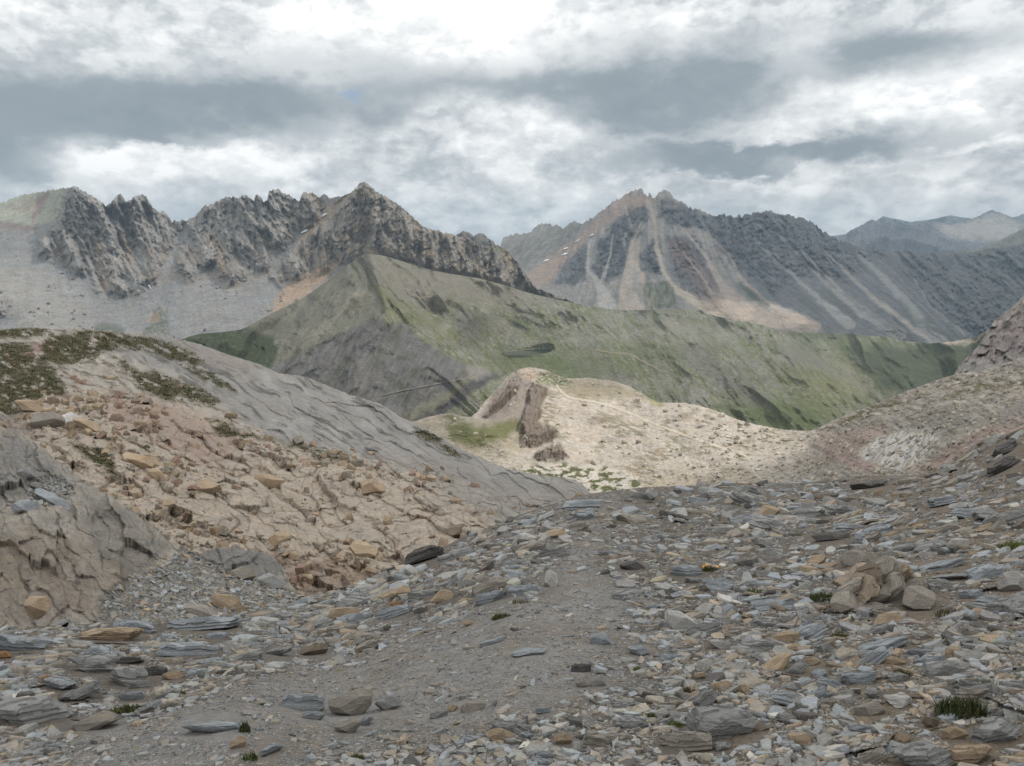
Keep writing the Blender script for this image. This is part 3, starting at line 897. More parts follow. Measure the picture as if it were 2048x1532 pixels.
# the tarn
lp = np.array(LAKE, float)
th = np.linspace(0, 1, len(lp) * 6, endpoint=False) * len(lp)
lu = np.interp(th, np.arange(len(lp) + 1), np.append(lp[:, 0], lp[0, 0])); lv = np.interp(th, np.arange(len(lp) + 1), np.append(lp[:, 1], lp[0, 1]))
rx, rz = ray(lu, lv)
dl = (LAKE_Z - EYE) / rz
bm = bmesh.new()
bm.faces.new([bm.verts.new((a * d_, d_, LAKE_Z)) for a, d_ in zip(rx, dl)])
bmesh.ops.recalc_face_normals(bm, faces=bm.faces)
if list(bm.faces)[0].normal.z < 0:
    bmesh.ops.reverse_faces(bm, faces=bm.faces)
me = bpy.data.meshes.new('lake'); bm.to_mesh(me); bm.free()
m = bpy.data.materials.new('lake_water'); m.use_nodes = True
g = NT(m.node_tree)
bs = g.n('ShaderNodeBsdfPrincipled'); bs.inputs['Base Color'].default_value = (.012, .028, .022, 1); bs.inputs['Roughness'].default_value = .12
bp = g.n('ShaderNodeBump'); bp.inputs['Distance'].default_value = .3; bp.inputs['Strength'].default_value = .15
tc = g.n('ShaderNodeTexCoord'); g.link(g.noise(tc.outputs['Object'], .5, 3), bp.inputs['Height']); g.link(bp.outputs[0], bs.inputs['Normal'])
o_ = g.n('ShaderNodeOutputMaterial'); g.link(bs.outputs[0], o_.inputs[0])
me.materials.append(m)
lake = bpy.data.objects.new('lake', me); COL.objects.link(lake)
tag(lake, 'small dark green tarn lying on the grassy shelf', 'lake', kind='structure')

# ------------------------------------------------------------------ crag at the right edge
CR_CREST = [(1895, 775), (1905, 755), (1918, 735), (1930, 718), (1945, 705), (1955, 695), (1965, 680), (1975, 663), (1985, 648), (1992, 640), (2002, 632), (2010, 625), (2020, 618), (2032, 608), (2040, 600), (2048, 592), (2080, 578), (2120, 562), (2260, 530)]


def cr_relief(u, v, D):
    px = D / F
    s = u + .35 * v
    fa, ck = facet(s / 22, (v - .3 * u) / 20, 141)
    return -px * (26 * ridged(s / 34, v / 70, 4, 143) + 22 * fa + 8 * fbm(u / 8, v / 8, 4, 145))


def cr_col(u, v):
    z = Zones(u, v, 6, 20, 147)
    c = np.zeros(u.shape + (3,)) + (.26, .245, .235)
    c = c * (1 + .6 * fbm((u + .4 * v) / 12, v / 16, 5, 149, .65))[..., None]
    c = paint(c, z.poly([(1960, 700), (2000, 650), (2060, 620), (2060, 700), (1980, 720)], 14) * .5, (.205, .165, .17))
    c = paint(c, z.poly([(1880, 780), (1910, 745), (2000, 715), (2100, 690), (2100, 760), (1960, 760)], 8) * .7, (.25, .245, .24))
    return c


CR = Layer(CR_CREST, [(1895, 830), (2048, 830), (2260, 830)], [(1895, 770, 300), (1960, 690, 330), (2048, 592, 350), (2260, 530, 350), (1895, 830, 240), (2048, 720, 285), (2048, 830, 240), (2260, 830, 230), (2260, 700, 280)],
           jag=3.5, jscale=10, seed=35, relief=cr_relief)
tag(CR.build('crag', 1895, 2500, 1.5, 130, M_PALE, cr_col), 'grey mauve rock crag rising at the right edge above the slope', 'crag', kind='structure')

# ------------------------------------------------------------------ pale hill, col and right hand slope
PH_CREST = [(740, 870), (800, 850), (830, 843), (850, 836), (880, 829), (905, 827), (925, 833), (940, 835), (955, 824), (970, 803), (985, 787), (1000, 771), (1012, 757), (1022, 747), (1040, 738), (1058, 735), (1070, 736), (1090, 740), (1110, 748), (1130, 757), (1150, 757), (1175, 756),
            (1200, 759), (1225, 762), (1240, 766), (1262, 775), (1280, 785), (1300, 797), (1316, 805), (1340, 806), (1370, 806), (1395, 811), (1420, 818), (1450, 829), (1480, 841), (1510, 849), (1540, 855), (1570, 860), (1600, 862), (1625, 861), (1645, 853), (1665, 842), (1700, 826),
            (1730, 815), (1760, 805), (1790, 792), (1830, 776), (1870, 762), (1900, 752), (1930, 746), (1960, 742), (1990, 733), (2020, 724), (2048, 714), (2100, 700), (2260, 660)]
PH_CLIFF = [[(1068, 764), (1096, 776), (1088, 800), (1082, 822), (1074, 845), (1096, 850), (1118, 863), (1106, 880), (1070, 896), (1040, 894), (1050, 872), (1038, 856), (1047, 826), (1060, 800), (1058, 780)],
            [(1070, 905), (1115, 885), (1140, 915), (1120, 920), (1075, 922)], [(965, 832), (1000, 795), (1020, 770), (1040, 770), (1010, 810), (975, 838)]]


PH_PATH = [(1113, 770), (1122, 782), (1132, 792), (1150, 798), (1185, 802), (1215, 810), (1255, 824), (1295, 842), (1335, 857), (1375, 872), (1410, 884), (1450, 897), (1480, 905), (1494, 914), (1503, 925), (1505, 938), (1512, 950), (1528, 962)]


def ph_relief(u, v, D):
    px = D / F
    ps = poly_sd(u, v, [(1714, 908), (1745, 880), (1800, 862), (1850, 850), (1880, 872), (1860, 905), (1830, 935), (1790, 945), (1755, 925), (1730, 918)])
    off = sstep(line_sd(u, v, [(a, b, 2) for a, b in PH_PATH]), 0, 7)
    z = Zones(u, v, 5, 16, 151)
    cl = np.zeros(u.shape)
    up = np.zeros(u.shape)
    for p in PH_CLIFF:
        mk = z.poly(p, 2)
        cl = np.maximum(cl, mk)
        up = np.maximum(up, mk * np.clip(max(q[1] for q in p) - v, 0, 26) * .45)
    kn = z.poly([(985, 790), (1020, 740), (1060, 728), (1110, 745), (1170, 765), (1100, 775), (1060, 800)], 8)
    rt = sstep(u + .4 * (v - 850), 1560, 1680)
    fa, ck = facet((u + .5 * v) / 34, (v - .35 * u) / 15, 153)
    r = -px * (34 * fbm(u / 90, v / 50, 4, 155, .5) + off * (13 * fbm((u + .6 * v) / 32, v / 16, 5, 157, .6) + 3.5 * fbm(u / 6, v / 4, 3, 159)))
    r -= up + px * cl * (10 * ridged(u / 8, v / 60, 3, 161) + 8 * facet(u / 12, v / 14, 261)[0])
    r -= px * kn * (8 * ridged(u / 14, v / 12, 4, 163) + 4 * fbm(u / 6, v / 6, 3, 165))
    r -= px * rt * (.3 + .7 * sstep(ps, -6, 10)) * (26 * fa + 30 * ridged((u + .5 * v) / 40, (v - .4 * u) / 14, 5, 167, .6))
    wr = z.poly([(1030, 930), (1110, 925), (1220, 935), (1290, 970), (1290, 1010), (1150, 1000)], 8)
    fb, ck2 = facet(u / 22, v / 11, 169)
    r -= px * wr * (8 * fb + 4 * sstep(ck2, .0, .2))
    return r


def ph_col(u, v):
    z = Zones(u, v, 11, 20, 171)
    c = np.zeros(u.shape + (3,)) + (.372, .340, .302)
    n = fbm(u / 60, v / 26, 5, 173, .6)
    c = c * (1 + .22 * n)[..., None]
    # faint diagonal wrinkles with thin turf
    wrk = sstep(ridged((u + 1.6 * v) / 46, (v - .35 * u) / 9, 4, 175, .6), .25, .7) * sstep(fbm(u / 70, v / 40, 3, 177), -.1, .25)
    c = paint(c, wrk * .8, (.16, .143, .095))
    c = c * (1 + .35 * fbm(u / 9, v / 5, 4, 275, .65))[..., None]
    c = paint(c, sstep(v - .12 * (u - 1300), 905, 960) * sstep(u, 1240, 1330) * .55, (.30, .265, .20))
    c = paint(c, z.poly([(1110, 775), (1150, 758), (1230, 764), (1290, 795), (1200, 800), (1140, 795)], 10) * .7, (.24, .21, .145))
    c = paint(c, z.poly([(1290, 790), (1330, 803), (1325, 812), (1300, 812)], 5) * .7, (.20, .185, .07))
    for p in ([(1170, 840), (1230, 830), (1225, 842), (1180, 850)], [(1360, 825), (1400, 818), (1390, 835), (1350, 845)]):
        c = paint(c, z.poly(p, 5) * .6, (.19, .165, .125))
    # left spur: green bowl, grey rubble flank
    c = paint(c, z.poly([(740, 900), (800, 850), (905, 826), (960, 840), (1050, 830), (1060, 900), (1000, 920), (900, 910)], 10) * .7, (.27, .245, .19))
    c = paint(c, z.poly([(960, 832), (985, 790), (1030, 745), (1070, 760), (1080, 800), (1050, 850), (990, 850)], 8) * .85, (.225, .20, .18))
    c = paint(c, z.poly([(890, 850), (935, 845), (960, 855), (1030, 838), (1050, 845), (1010, 875), (950, 898), (905, 880)], 9) * .85, (.105, .115, .042))
    c = paint(c, z.poly([(880, 832), (905, 828), (925, 838), (905, 842)], 4) * .8, (.10, .105, .05))
    c = paint(c, z.poly([(985, 790), (1020, 740), (1045, 735), (1050, 770), (1010, 800)], 6) * .6, (.17, .155, .14))
    c = paint(c, z.poly([(1035, 740), (1058, 734), (1085, 745), (1075, 762), (1045, 760)], 4) * .8, (.36, .30, .25))
    kg = z.poly([(1075, 745), (1110, 748), (1150, 765), (1110, 772), (1075, 768)], 5)
    c = paint(c, kg * .8, (.12, .135, .06))
    c = paint(c, kg * sstep(fbm(u / 6, v / 4, 3, 179), .05, .3), (.38, .37, .33))
    for p in PH_CLIFF:
        c = paint(c, z.poly(p, 4) * .95, np.array((.15, .125, .105)) * (1 + .6 * fbm(u / 4, v / 16, 3, 263))[..., None])
    # white ledges with turf below the hill
    wl = z.poly([(1030, 932), (1110, 925), (1220, 935), (1285, 965), (1290, 1010), (1150, 1000), (1060, 960)], 7)
    c = paint(c, wl * .9, (.42, .40, .365))
    c = paint(c, wl * sstep(fbm(u / 20, v / 9, 4, 181, .6), -.06, .16), (.085, .092, .042))
    # right slope: grey tan rubble, pink bands, turf strips
    rt = sstep(u + .9 * (v - 880) + 30 * fbm(u / 50, v / 40, 3, 185), 1540, 1650)
    rc = np.zeros(u.shape + (3,)) + (.345, .322, .29)
    rc = rc * (1.1 + .6 * fbm((u + .6 * v) / 30, (v - .4 * u) / 12, 5, 183, .65))[..., None]
    rc = paint(rc, sstep(ridged((u + .5 * v) / 60, (v - .42 * u) / 11, 5, 283, .62), .35, .7) * .45, (.15, .138, .12))
    rc = paint(rc, sstep(fbm((u + .5 * v) / 50, (v - .45 * u) / 13, 4, 187), .1, .35) * .6, (.34, .325, .295))
    c = c + (rc - c) * rt[..., None]
    for p in ([(1640, 870), (1760, 850), (1790, 880), (1700, 930), (1640, 920)], [(1690, 935), (1720, 912), (1770, 930), (1740, 950)], [(1830, 945), (1880, 905), (1960, 860), (2100, 800), (2200, 830), (2000, 905), (1930, 950)]):
        c = paint(c, z.poly(p, 10) * .75, (.36, .275, .25))
    c = paint(c, z.poly([(1714, 908), (1745, 880), (1800, 862), (1850, 850), (1880, 872), (1860, 905), (1830, 935), (1790, 945), (1755, 925), (1730, 918)], 5) * .95, (.56, .55, .53))
    sl = z.poly([(1714, 908), (1745, 880), (1800, 862), (1850, 850), (1880, 872), (1860, 905), (1830, 935), (1790, 945), (1755, 925), (1730, 918)], 5)
    c = paint(c, sl * sstep(ridged((u + .75 * v) / 16, (v - .9 * u) / 110, 4, 285), .45, .75) * .55, (.17, .165, .155))
    c = paint(c, z.poly([(1820, 860), (1850, 830), (1900, 818), (1960, 830), (2048, 800), (2048, 840), (1960, 850), (1880, 870)], 8) * .6, (.235, .23, .22))
    tf = np.maximum.reduce([z.poly([(1645, 858), (1700, 826), (1760, 805), (1800, 795), (1760, 825), (1690, 850)], 7), z.poly([(1860, 780), (1960, 760), (2060, 752), (2060, 775), (1960, 785), (1880, 798)], 7), z.poly([(1740, 820), (1830, 785), (1880, 770), (1850, 795), (1770, 830)], 7)])
    c = paint(c, tf * sstep(fbm(u / 30, v / 12, 4, 189), -.1, .2) * .85, (.125, .115, .05))
    return c


PH = Layer(PH_CREST, [(740, 960), (900, 960), (1000, 1000), (1150, 1060), (1400, 1050), (1700, 1040), (1900, 1010), (2048, 980), (2260, 900)],
           [(740, 870, 300), (905, 828, 290), (960, 850, 255), (950, 890, 235), (1000, 771, 310), (1058, 736, 335), (1150, 758, 345), (1235, 766, 345), (1310, 805, 315), (1420, 818, 300), (1540, 856, 270), (1610, 862, 265), (1110, 800, 312), (1080, 845, 268), (1078, 895, 240), (1200, 830, 292), (1300, 880, 262), (1200, 910, 250),
            (1400, 900, 238), (1300, 950, 222), (1480, 940, 200), (1150, 950, 215), (1050, 930, 215), (740, 960, 210), (900, 960, 205), (1150, 1060, 165), (1400, 1050, 160), (1600, 920, 190), (1700, 900, 140), (1700, 826, 200), (1760, 805, 185), (1830, 776, 180), (1900, 752, 178), (1960, 742, 175), (2048, 714, 165), (2048, 760, 135), (1960, 800, 120),
            (1800, 860, 135), (1800, 930, 100), (1900, 880, 92), (2000, 840, 90), (2048, 860, 70), (1700, 1040, 80), (1900, 1010, 60), (2048, 980, 48), (2260, 660, 150), (2260, 780, 85), (2260, 900, 50)],
           jag=1.2, jscale=10, seed=37, relief=ph_relief)
tag(PH.build('hill', 740, 2600, 1.6, 230, M_PALE, ph_col, back_slope=.5, mono=True), 'pale sandy hill in sunlight with a path, joined to the stony slope at right', 'hill', kind='structure')


def ribbon(name, layer, pts, width, mat, label, lift=.006, step=3):
    p = np.array(pts, float)
    d = np.r_[0, np.cumsum(np.hypot(*np.diff(p, axis=0).T))]
    s = np.arange(0, d[-1], step)
    u = np.interp(s, d, p[:, 0]); v = np.interp(s, d, p[:, 1])
    k = np.array([1, 2, 3, 2, 1]) / 9
    u[2:-2] = np.convolve(u, k, 'valid'); v[2:-2] = np.convolve(v, k, 'valid')
    u = u + 1.3 * fbm(s / 22, s * 0, 3, 5); v = v + 1.0 * fbm(s / 22, s * 0 + 9, 3, 6)
    du = np.gradient(u); dv = np.gradient(v); ln = np.hypot(du, dv) + 1e-6
    nx, ny = -dv / ln, du / ln
    w = width * (1 + .35 * fbm(s / 18, s * 0 + 4, 3, 8))
    rows = [layer.at(u + nx * w * q, v + ny * w * q, lift) for q in (-1, -.4, .4, 1)]
    P = np.array(rows); N = P.shape[1]
    idx = np.arange(4 * N).reshape(4, N)
    q = np.stack([idx[:-1, :-1], idx[1:, :-1], idx[1:, 1:], idx[:-1, 1:]], -1).reshape(-1, 4)
    c = np.zeros((4 * N, 3)) + mat[1]
    o = mesh_from(name, P.reshape(-1, 3), q, mat[0], c)
    return tag(o, label, 'path', kind='structure')


ribbon('path', PH, PH_PATH, 2.2,
       (M_PALE, (.44, .40, .34)), 'narrow pale footpath winding over the sandy hill', .0012)
ribbon('path', VA, [(760, 792), (800, 782), (850, 772), (900, 762), (930, 758), (945, 752), (955, 742), (948, 730), (956, 718)], 1.0, (M_MID, (.19, .18, .155)), 'thin footpath crossing the dark spur below the green ridge', .003)
ribbon('path', VA, [(1190, 700), (1230, 706), (1262, 708), (1290, 725), (1330, 745)], 1.6, (M_MID, (.23, .215, .15)), 'pale footpath along the grassy shelf right of the tarn', .003)

# ------------------------------------------------------------------ big rocky hillside on the left
HS_CREST = [(-220, 668), (0, 660), (40, 656), (60, 655), (90, 658), (120, 660), (160, 658), (200, 661), (230, 664), (260, 668), (300, 669), (330, 672), (360, 679), (400, 689), (430, 700), (460, 711), (490, 720), (520, 730), (545, 741), (560, 748), (580, 750), (600, 752), (620, 757), (640, 765),
            (670, 778), (700, 790), (730, 799), (760, 808), (780, 820), (800, 834), (820, 843), (840, 850), (870, 869), (895, 884), (920, 898), (950, 912), (980, 924), (1010, 936), (1040, 944), (1070, 949), (1100, 953), (1130, 956), (1150, 960), (1165, 970), (1180, 985), (1210, 1010), (1240, 1040)]


def hs_masks(u, v):
    z = Zones(u, v, 16, 50, 201)
    slab = z.poly([(330, 660), (560, 735), (760, 800), (1000, 925), (1160, 955), (1190, 1000), (1000, 985), (880, 930), (700, 905), (560, 880), (460, 830), (420, 790), (300, 730), (200, 700)], 14)   # grey slabs
    tan = z.poly([(60, 790), (150, 785), (240, 780), (330, 800), (420, 830), (520, 870), (640, 915), (760, 930), (850, 955), (930, 1000), (1000, 1040), (900, 1100), (800, 1135), (700, 1180), (560, 1200), (400, 1120), (250, 1020), (120, 950), (60, 880)], 14)
    turf = np.zeros(u.shape)
    for p in ([(-220, 690), (60, 690), (110, 745), (130, 790), (60, 800), (30, 830), (-220, 840)], [(100, 668), (230, 664), (350, 690), (410, 720), (370, 730), (310, 705), (230, 690), (190, 715), (110, 735), (70, 720)],
              [(240, 725), (330, 760), (370, 790), (340, 800), (280, 775)], [(300, 740), (380, 770), (440, 800), (420, 815), (330, 780)], [(150, 890), (220, 905), (240, 950), (190, 935)], [(-220, 655), (100, 655), (60, 675), (-220, 685)],
              [(420, 840), (500, 865), (520, 880), (440, 868)], [(830, 850), (880, 880), (930, 915), (890, 905), (840, 872)], [(560, 880), (660, 910), (720, 925), (640, 922)], [(340, 715), (420, 745), (470, 790), (420, 770)]):
        turf = np.maximum(turf, z.poly(p, 9))
    n = fbm((u + .5 * v) / 34, (v - .45 * u) / 13, 5, 203, .62)
    turf = turf * sstep(n, -.34, -.04)
    return slab, tan, turf


def bulge(u, v, ang, sx, sy, seed):
    a, b = rot(u, v, ang)
    a = a + 14 * fbm(u / 60, v / 60, 3, seed + 4); b = b + 8 * fbm(u / 60, v / 60, 3, seed + 6)
    f1, f2, dx, dy, h = worley(a / sx, b / sy, seed)
    e = f2 - f1
    return np.sqrt(np.clip(e * 1.6, 0, 1)), e, h, dx, dy


def hs_bill(u, v):
    a, b = rot(u, v, 24)
    a = a + 34 * fbm(u / 110, v / 90, 4, 301); b = b + 22 * fbm(u / 90, v / 80, 4, 303)
    return np.abs(perlin(a / 130, b / 62, 305)), np.abs(perlin(a / 52 + 9, b / 27, 307)), billow(a / 19, b / 11, 3, 309)


def hs_relief(u, v, D):
    px = D / F
    slab, tan, turf = hs_masks(u, v)
    rub = np.clip(1 - slab - tan, 0, 1)
    B1, B2, B3 = hs_bill(u, v)
    qa, qb = rot(u, v, 24)
    qa = qa + 26 * fbm(u / 70, v / 60, 4, 501); qb = qb + 16 * fbm(u / 60, v / 50, 4, 503)
    g1, _ = facet(qa / 88, qb / 44, 505, 1.3, .9); g2, _ = facet(qa / 33, qb / 19, 507, 1.3, .9); g3, _ = facet(qa / 13, qb / 8, 509, 1.2, .9)
    tanr = 80 * B1 ** .7 + 56 * g1 + 13 * g2 + 3 * g3 + 26 * B2 ** .8 + 30 * fbm(u / 200, v / 130, 3, 311)
    b2 = B2; b3 = B3
    a, b = rot(u, v, 30)
    w = 10 * fbm(u / 70, v / 70, 4, 217)
    str1 = ridged(a / 150, (b + w) / 15, 4, 219, .6)
    stp = perlin(a / 120, (b + w) / 26, 221)
    fa, ck = facet(a / 60, (b + w) / 22, 223)
    fb_, _ = facet(a / 130, (b + 1.6 * w) / 34, 521, 1.2, .9); fc_, _ = facet(a / 46, (b + w) / 13, 523, 1.2, .9)
    slabr = 5 * str1 + 30 * fb_ + 11 * fc_ + 8 * fa + 10 * fbm(u / 60, v / 40, 4, 321)
    rubr = 24 * b2 + 14 * b3 + 20 * g1 + 16 * g2 + 6 * g3 + 12 * fbm(u / 40, v / 30, 3, 225)
    fine = 5 * fbm(u / 14, v / 9, 4, 227, .6) + .8 * fbm(u / 3.5, v / 3.5, 2, 229)
    sc_ = np.clip((v - 620) / 350, .35, 1.0)
    r = sc_ * (tan * tanr + slab * slabr + rub * rubr) * (1 - .75 * turf) + fine + turf * 5 * fbm(u / 18, v / 9, 3, 231)
    return -px * r * 1.25


def hs_col(u, v):
    slab, tan, turf = hs_masks(u, v)
    z = Zones(u, v, 12, 40, 233)
    c = np.zeros(u.shape + (3,)) + (.36, .333, .298)
    n = fbm(u / 30, v / 20, 5, 235, .62)
    c = c * (1 + .35 * n)[..., None]
    ra, rb = rot(u, v, 22)
    rw = 12 * fbm(u / 50, v / 40, 4, 531)
    c = c * (1 + .5 * fbm(ra / 26, (rb + rw) / 8, 5, 533, .65))[..., None]
    c = paint(c, sstep(ridged(ra / 70, (rb + rw) / 17, 4, 535, .62), .45, .72) * .7, (.085, .075, .06))
    c = paint(c, sstep(fbm(ra / 40, (rb + rw) / 14, 4, 537), .1, .35) * .5, (.44, .42, .39))
    B1, B2, B3 = hs_bill(u, v)
    gate = sstep(fbm(u / 50, v / 50, 3, 313), -.25, .1)
    tc_ = np.zeros(u.shape + (3,)) + (.41, .36, .305)
    tc_ = tc_ * (1 + .22 * fbm(u / 26, v / 14, 5, 237, .6) + .25 * fbm(u / 7, v / 5, 4, 315, .6))[..., None]
    pink = z.poly([(200, 790), (330, 800), (420, 850), (470, 890), (440, 940), (340, 900), (240, 850)], 18)
    tc_ = paint(tc_, pink * .6, (.33, .24, .21))
    tc_ = paint(tc_, sstep(fbm(u / 60, v / 30, 3, 239), .1, .35) * .45, (.32, .285, .25))
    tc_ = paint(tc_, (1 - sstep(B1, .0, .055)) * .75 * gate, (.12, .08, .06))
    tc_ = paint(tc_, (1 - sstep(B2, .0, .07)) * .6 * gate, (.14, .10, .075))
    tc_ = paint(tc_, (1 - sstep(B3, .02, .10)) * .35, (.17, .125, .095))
    low = z.poly([(380, 1120), (560, 1110), (700, 1120), (760, 1150), (640, 1220), (500, 1180)], 16)
    tc_ = paint(tc_, low * .55, (.235, .165, .13))
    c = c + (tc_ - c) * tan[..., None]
    gc = np.zeros(u.shape + (3,)) + (.285, .278, .27)
    a, b = rot(u, v, 30)
    w = 10 * fbm(u / 70, v / 70, 4, 217)
    gc = gc * (1 + .35 * fbm(a / 90, (b + w) / 13, 5, 241, .62))[..., None]
    gc = paint(gc, sstep(fbm(a / 80, (b + w) / 26, 4, 243), .05, .35) * .6, (.37, .365, .355))
    crk = sstep(ridged(a / 190, (b + 1.5 * w) / 17, 4, 245, .62), .5, .72)
    crk = crk * sstep(fbm(u / 70, v / 40, 3, 525), -.15, .15)
    gc = paint(gc, crk * .7, (.06, .06, .055))
    gc = paint(gc, z.poly([(330, 668), (520, 732), (500, 760), (380, 720)], 10) * .4, (.26, .225, .20))
    c = c + (gc - c) * slab[..., None]
    c = paint(c, z.poly([(60, 690), (115, 685), (120, 705), (70, 712)], 5) * .7, (.26, .165, .16))
    c = paint(c, z.poly([(780, 930), (860, 905), (930, 930), (1000, 960), (1170, 975), (1190, 1000), (1000, 1050), (900, 990)], 14) * .6, (.26, .25, .24))
    c = paint(c, z.poly([(-220, 830), (40, 830), (80, 870), (0, 880), (-220, 880)], 10) * .4, (.20, .15, .12))
    tcol = np.zeros(u.shape + (3,)) + (.062, .062, .030)
    tcol = paint(tcol, sstep(fbm(u / 16, v / 8, 4, 247), -.1, .3) * .8, (.10, .085, .042))
    c = c + (tcol - c) * (turf * .93)[..., None]
    return c


HS = Layer(HS_CREST, [(-220, 1050), (0, 1080), (250, 1180), (500, 1260), (700, 1230), (900, 1150), (1040, 1080), (1240, 1060)],
           [(-220, 668, 68), (0, 660, 72), (200, 661, 82), (400, 690, 95), (600, 752, 92), (800, 834, 80), (1000, 933, 66), (1150, 960, 54), (1240, 1040, 46), (100, 760, 52), (300, 780, 58), (300, 900, 38), (500, 900, 47), (700, 940, 45), (900, 950, 47), (1100, 1000, 38),
            (500, 1050, 29), (700, 1090, 25), (900, 1060, 29), (980, 1030, 31), (650, 1180, 18), (200, 850, 42), (0, 850, 38), (-220, 850, 34), (250, 1000, 27), (450, 1150, 18), (560, 830, 62), (-220, 1050, 20), (0, 1080, 18), (250, 1180, 15), (500, 1260, 13.5), (900, 1150, 21), (1040, 1080, 26), (700, 1230, 15.5)],
           jag=2.2, jscale=16, seed=39, relief=hs_relief)
tag(HS.build('hillside', -600, 1240, 1.5, 330, M_ROCK, hs_col, back=.35, back_slope=.6, mono=True), 'rocky hillside of tan bulges and grey slabs with dark turf at its top', 'hillside', kind='structure')

# ------------------------------------------------------------------ near slate cliff at the left edge
NC_CREST = [(-260, 800), (-100, 830), (0, 852), (20, 858), (34, 866), (60, 884), (75, 888), (95, 905), (112, 922), (140, 935), (150, 950), (180, 966), (200, 984), (222, 990), (240, 1008), (262, 1018), (290, 1045), (305, 1052), (330, 1078), (350, 1090), (368, 1092), (378, 1104), (400, 1108), (430, 1096), (450, 1098), (470, 1094), (490, 1102),
            (510, 1100), (540, 1110), (560, 1125), (572, 1142), (580, 1170), (598, 1186), (625, 1196), (680, 1215)]


def nc_masks(u, v):
    z = Zones(u, v, 14, 45, 251)
    scree = np.maximum(z.poly([(330, 1120), (380, 1105), (470, 1150), (560, 1180), (640, 1190), (640, 1260), (200, 1260), (195, 1200), (270, 1150)], 10), .9 * z.poly([(60, 950), (130, 960), (150, 990), (110, 1010), (50, 1000)], 10))
    return scree


def nc_relief(u, v, D):
    px = D / F
    sc_ = nc_masks(u, v)
    a, b = rot(u, v, 58)
    w = 34 * fbm(u / 80, v / 80, 4, 253); b = b + 20 * fbm(u / 60, v / 60, 4, 353)
    f1_, c1 = facet((a + w) / 210, b / 110, 255, 1.2, .6)
    f2_, c2 = facet((a + w) / 80, b / 46, 257, .9, .6)
    f3_, c3 = facet(a / 28, b / 20, 259, .9, .7)
    f5_, _ = facet((a + .5 * w) / 13, b / 9, 527, 1.2, .9)
    rock = 72 * f1_ + 20 * f2_ + 8 * f3_ + 3 * f5_ + 12 * fbm((a + w) / 60, b / 30, 4, 333, .55) - 6 * sstep(ridged((a + 2 * w) / 260, b / 70, 3, 335), .7, .9)
    f4_, c4 = facet(u / 15, v / 8, 261, 1.0, .8)
    scr = 7 * f4_ + 12 * fbm(u / 60, v / 40, 3, 263)
    return -px * (rock * (1 - sc_) + scr * sc_ + 2.4 * fbm(u / 14, v / 14, 4, 265, .62))


def nc_col(u, v):
    sc_ = nc_masks(u, v)
    z = Zones(u, v, 16, 50, 267)
    a, b = rot(u, v, 58)
    w = 34 * fbm(u / 80, v / 80, 4, 253); b = b + 20 * fbm(u / 60, v / 60, 4, 353)
    f2_, c2 = facet((a + w) / 80, b / 46, 257, .9, .6)
    _, _, _, _, hid = worley((a + w) / 210, b / 110, 255)
    c = np.zeros(u.shape + (3,)) + (.31, .29, .262)
    c = c * (1 + .30 * fbm(u / 50, v / 50, 5, 269, .62) + .2 * (rnd(hid, 4) - .5))[..., None]
    c = paint(c, z.poly([(-260, 1080), (60, 1060), (200, 1090), (330, 1130), (200, 1240), (-260, 1260)], 30) * .65, (.205, .172, .138))
    c = paint(c, z.poly([(170, 980), (260, 1020), (330, 1090), (300, 1170), (200, 1120), (170, 1050)], 16) * .6, (.165, .162, .15))
    c = paint(c, z.poly([(-260, 840), (60, 880), (150, 960), (100, 1010), (-260, 980)], 14) * .6, (.185, .188, .188))
    c = paint(c, sstep(ridged((a + 2 * w) / 260, b / 70, 3, 335), .74, .9) * .7, (.07, .065, .058))
    c = c * (1 + .45 * fbm((a + w) / 30, b / 12, 5, 337, .65))[..., None]
    c = paint(c, z.poly([(380, 1100), (470, 1092), (545, 1110), (572, 1150), (520, 1160), (430, 1125)], 7) * .7, (.155, .158, .162))
    s = np.zeros(u.shape + (3,)) + (.19, .185, .175)
    _, _, _, _, h4 = worley(u / 15, v / 8, 261)
    s = s * (.75 + .5 * rnd(h4, 2))[..., None]
    return c + (s - c) * sc_[..., None]


NC = Layer(NC_CREST, [(-260, 1330), (0, 1310), (300, 1290), (500, 1270), (680, 1240)],
           [(-260, 810, 15), (0, 852, 15.5), (110, 920, 15.2), (200, 984, 14.8), (290, 1045, 14.2), (368, 1095, 14.0), (470, 1096, 14.6), (560, 1125, 14.2), (680, 1215, 12), (180, 1215, 8.9), (0, 1245, 8.0), (-260, 1250, 7.2), (350, 1200, 10.2), (470, 1180, 11.6), (570, 1185, 12.4), (100, 1100, 10.6), (0, 1050, 11.0), (300, 1250, 8.9),
            (-260, 1330, 6.5), (0, 1310, 6.9), (300, 1290, 8.1), (500, 1270, 9.2), (680, 1240, 10.6), (250, 1120, 11.5), (-260, 1050, 10)],
           jag=3, jscale=22, seed=43, relief=nc_relief)
tag(NC.build('cliff', -700, 680, 1.5, 300, M_CLIFF, nc_col, back=.25, back_slope=1.0, mono=True), 'low grey brown slate cliff and rubble at the left edge', 'cliff', kind='structure')

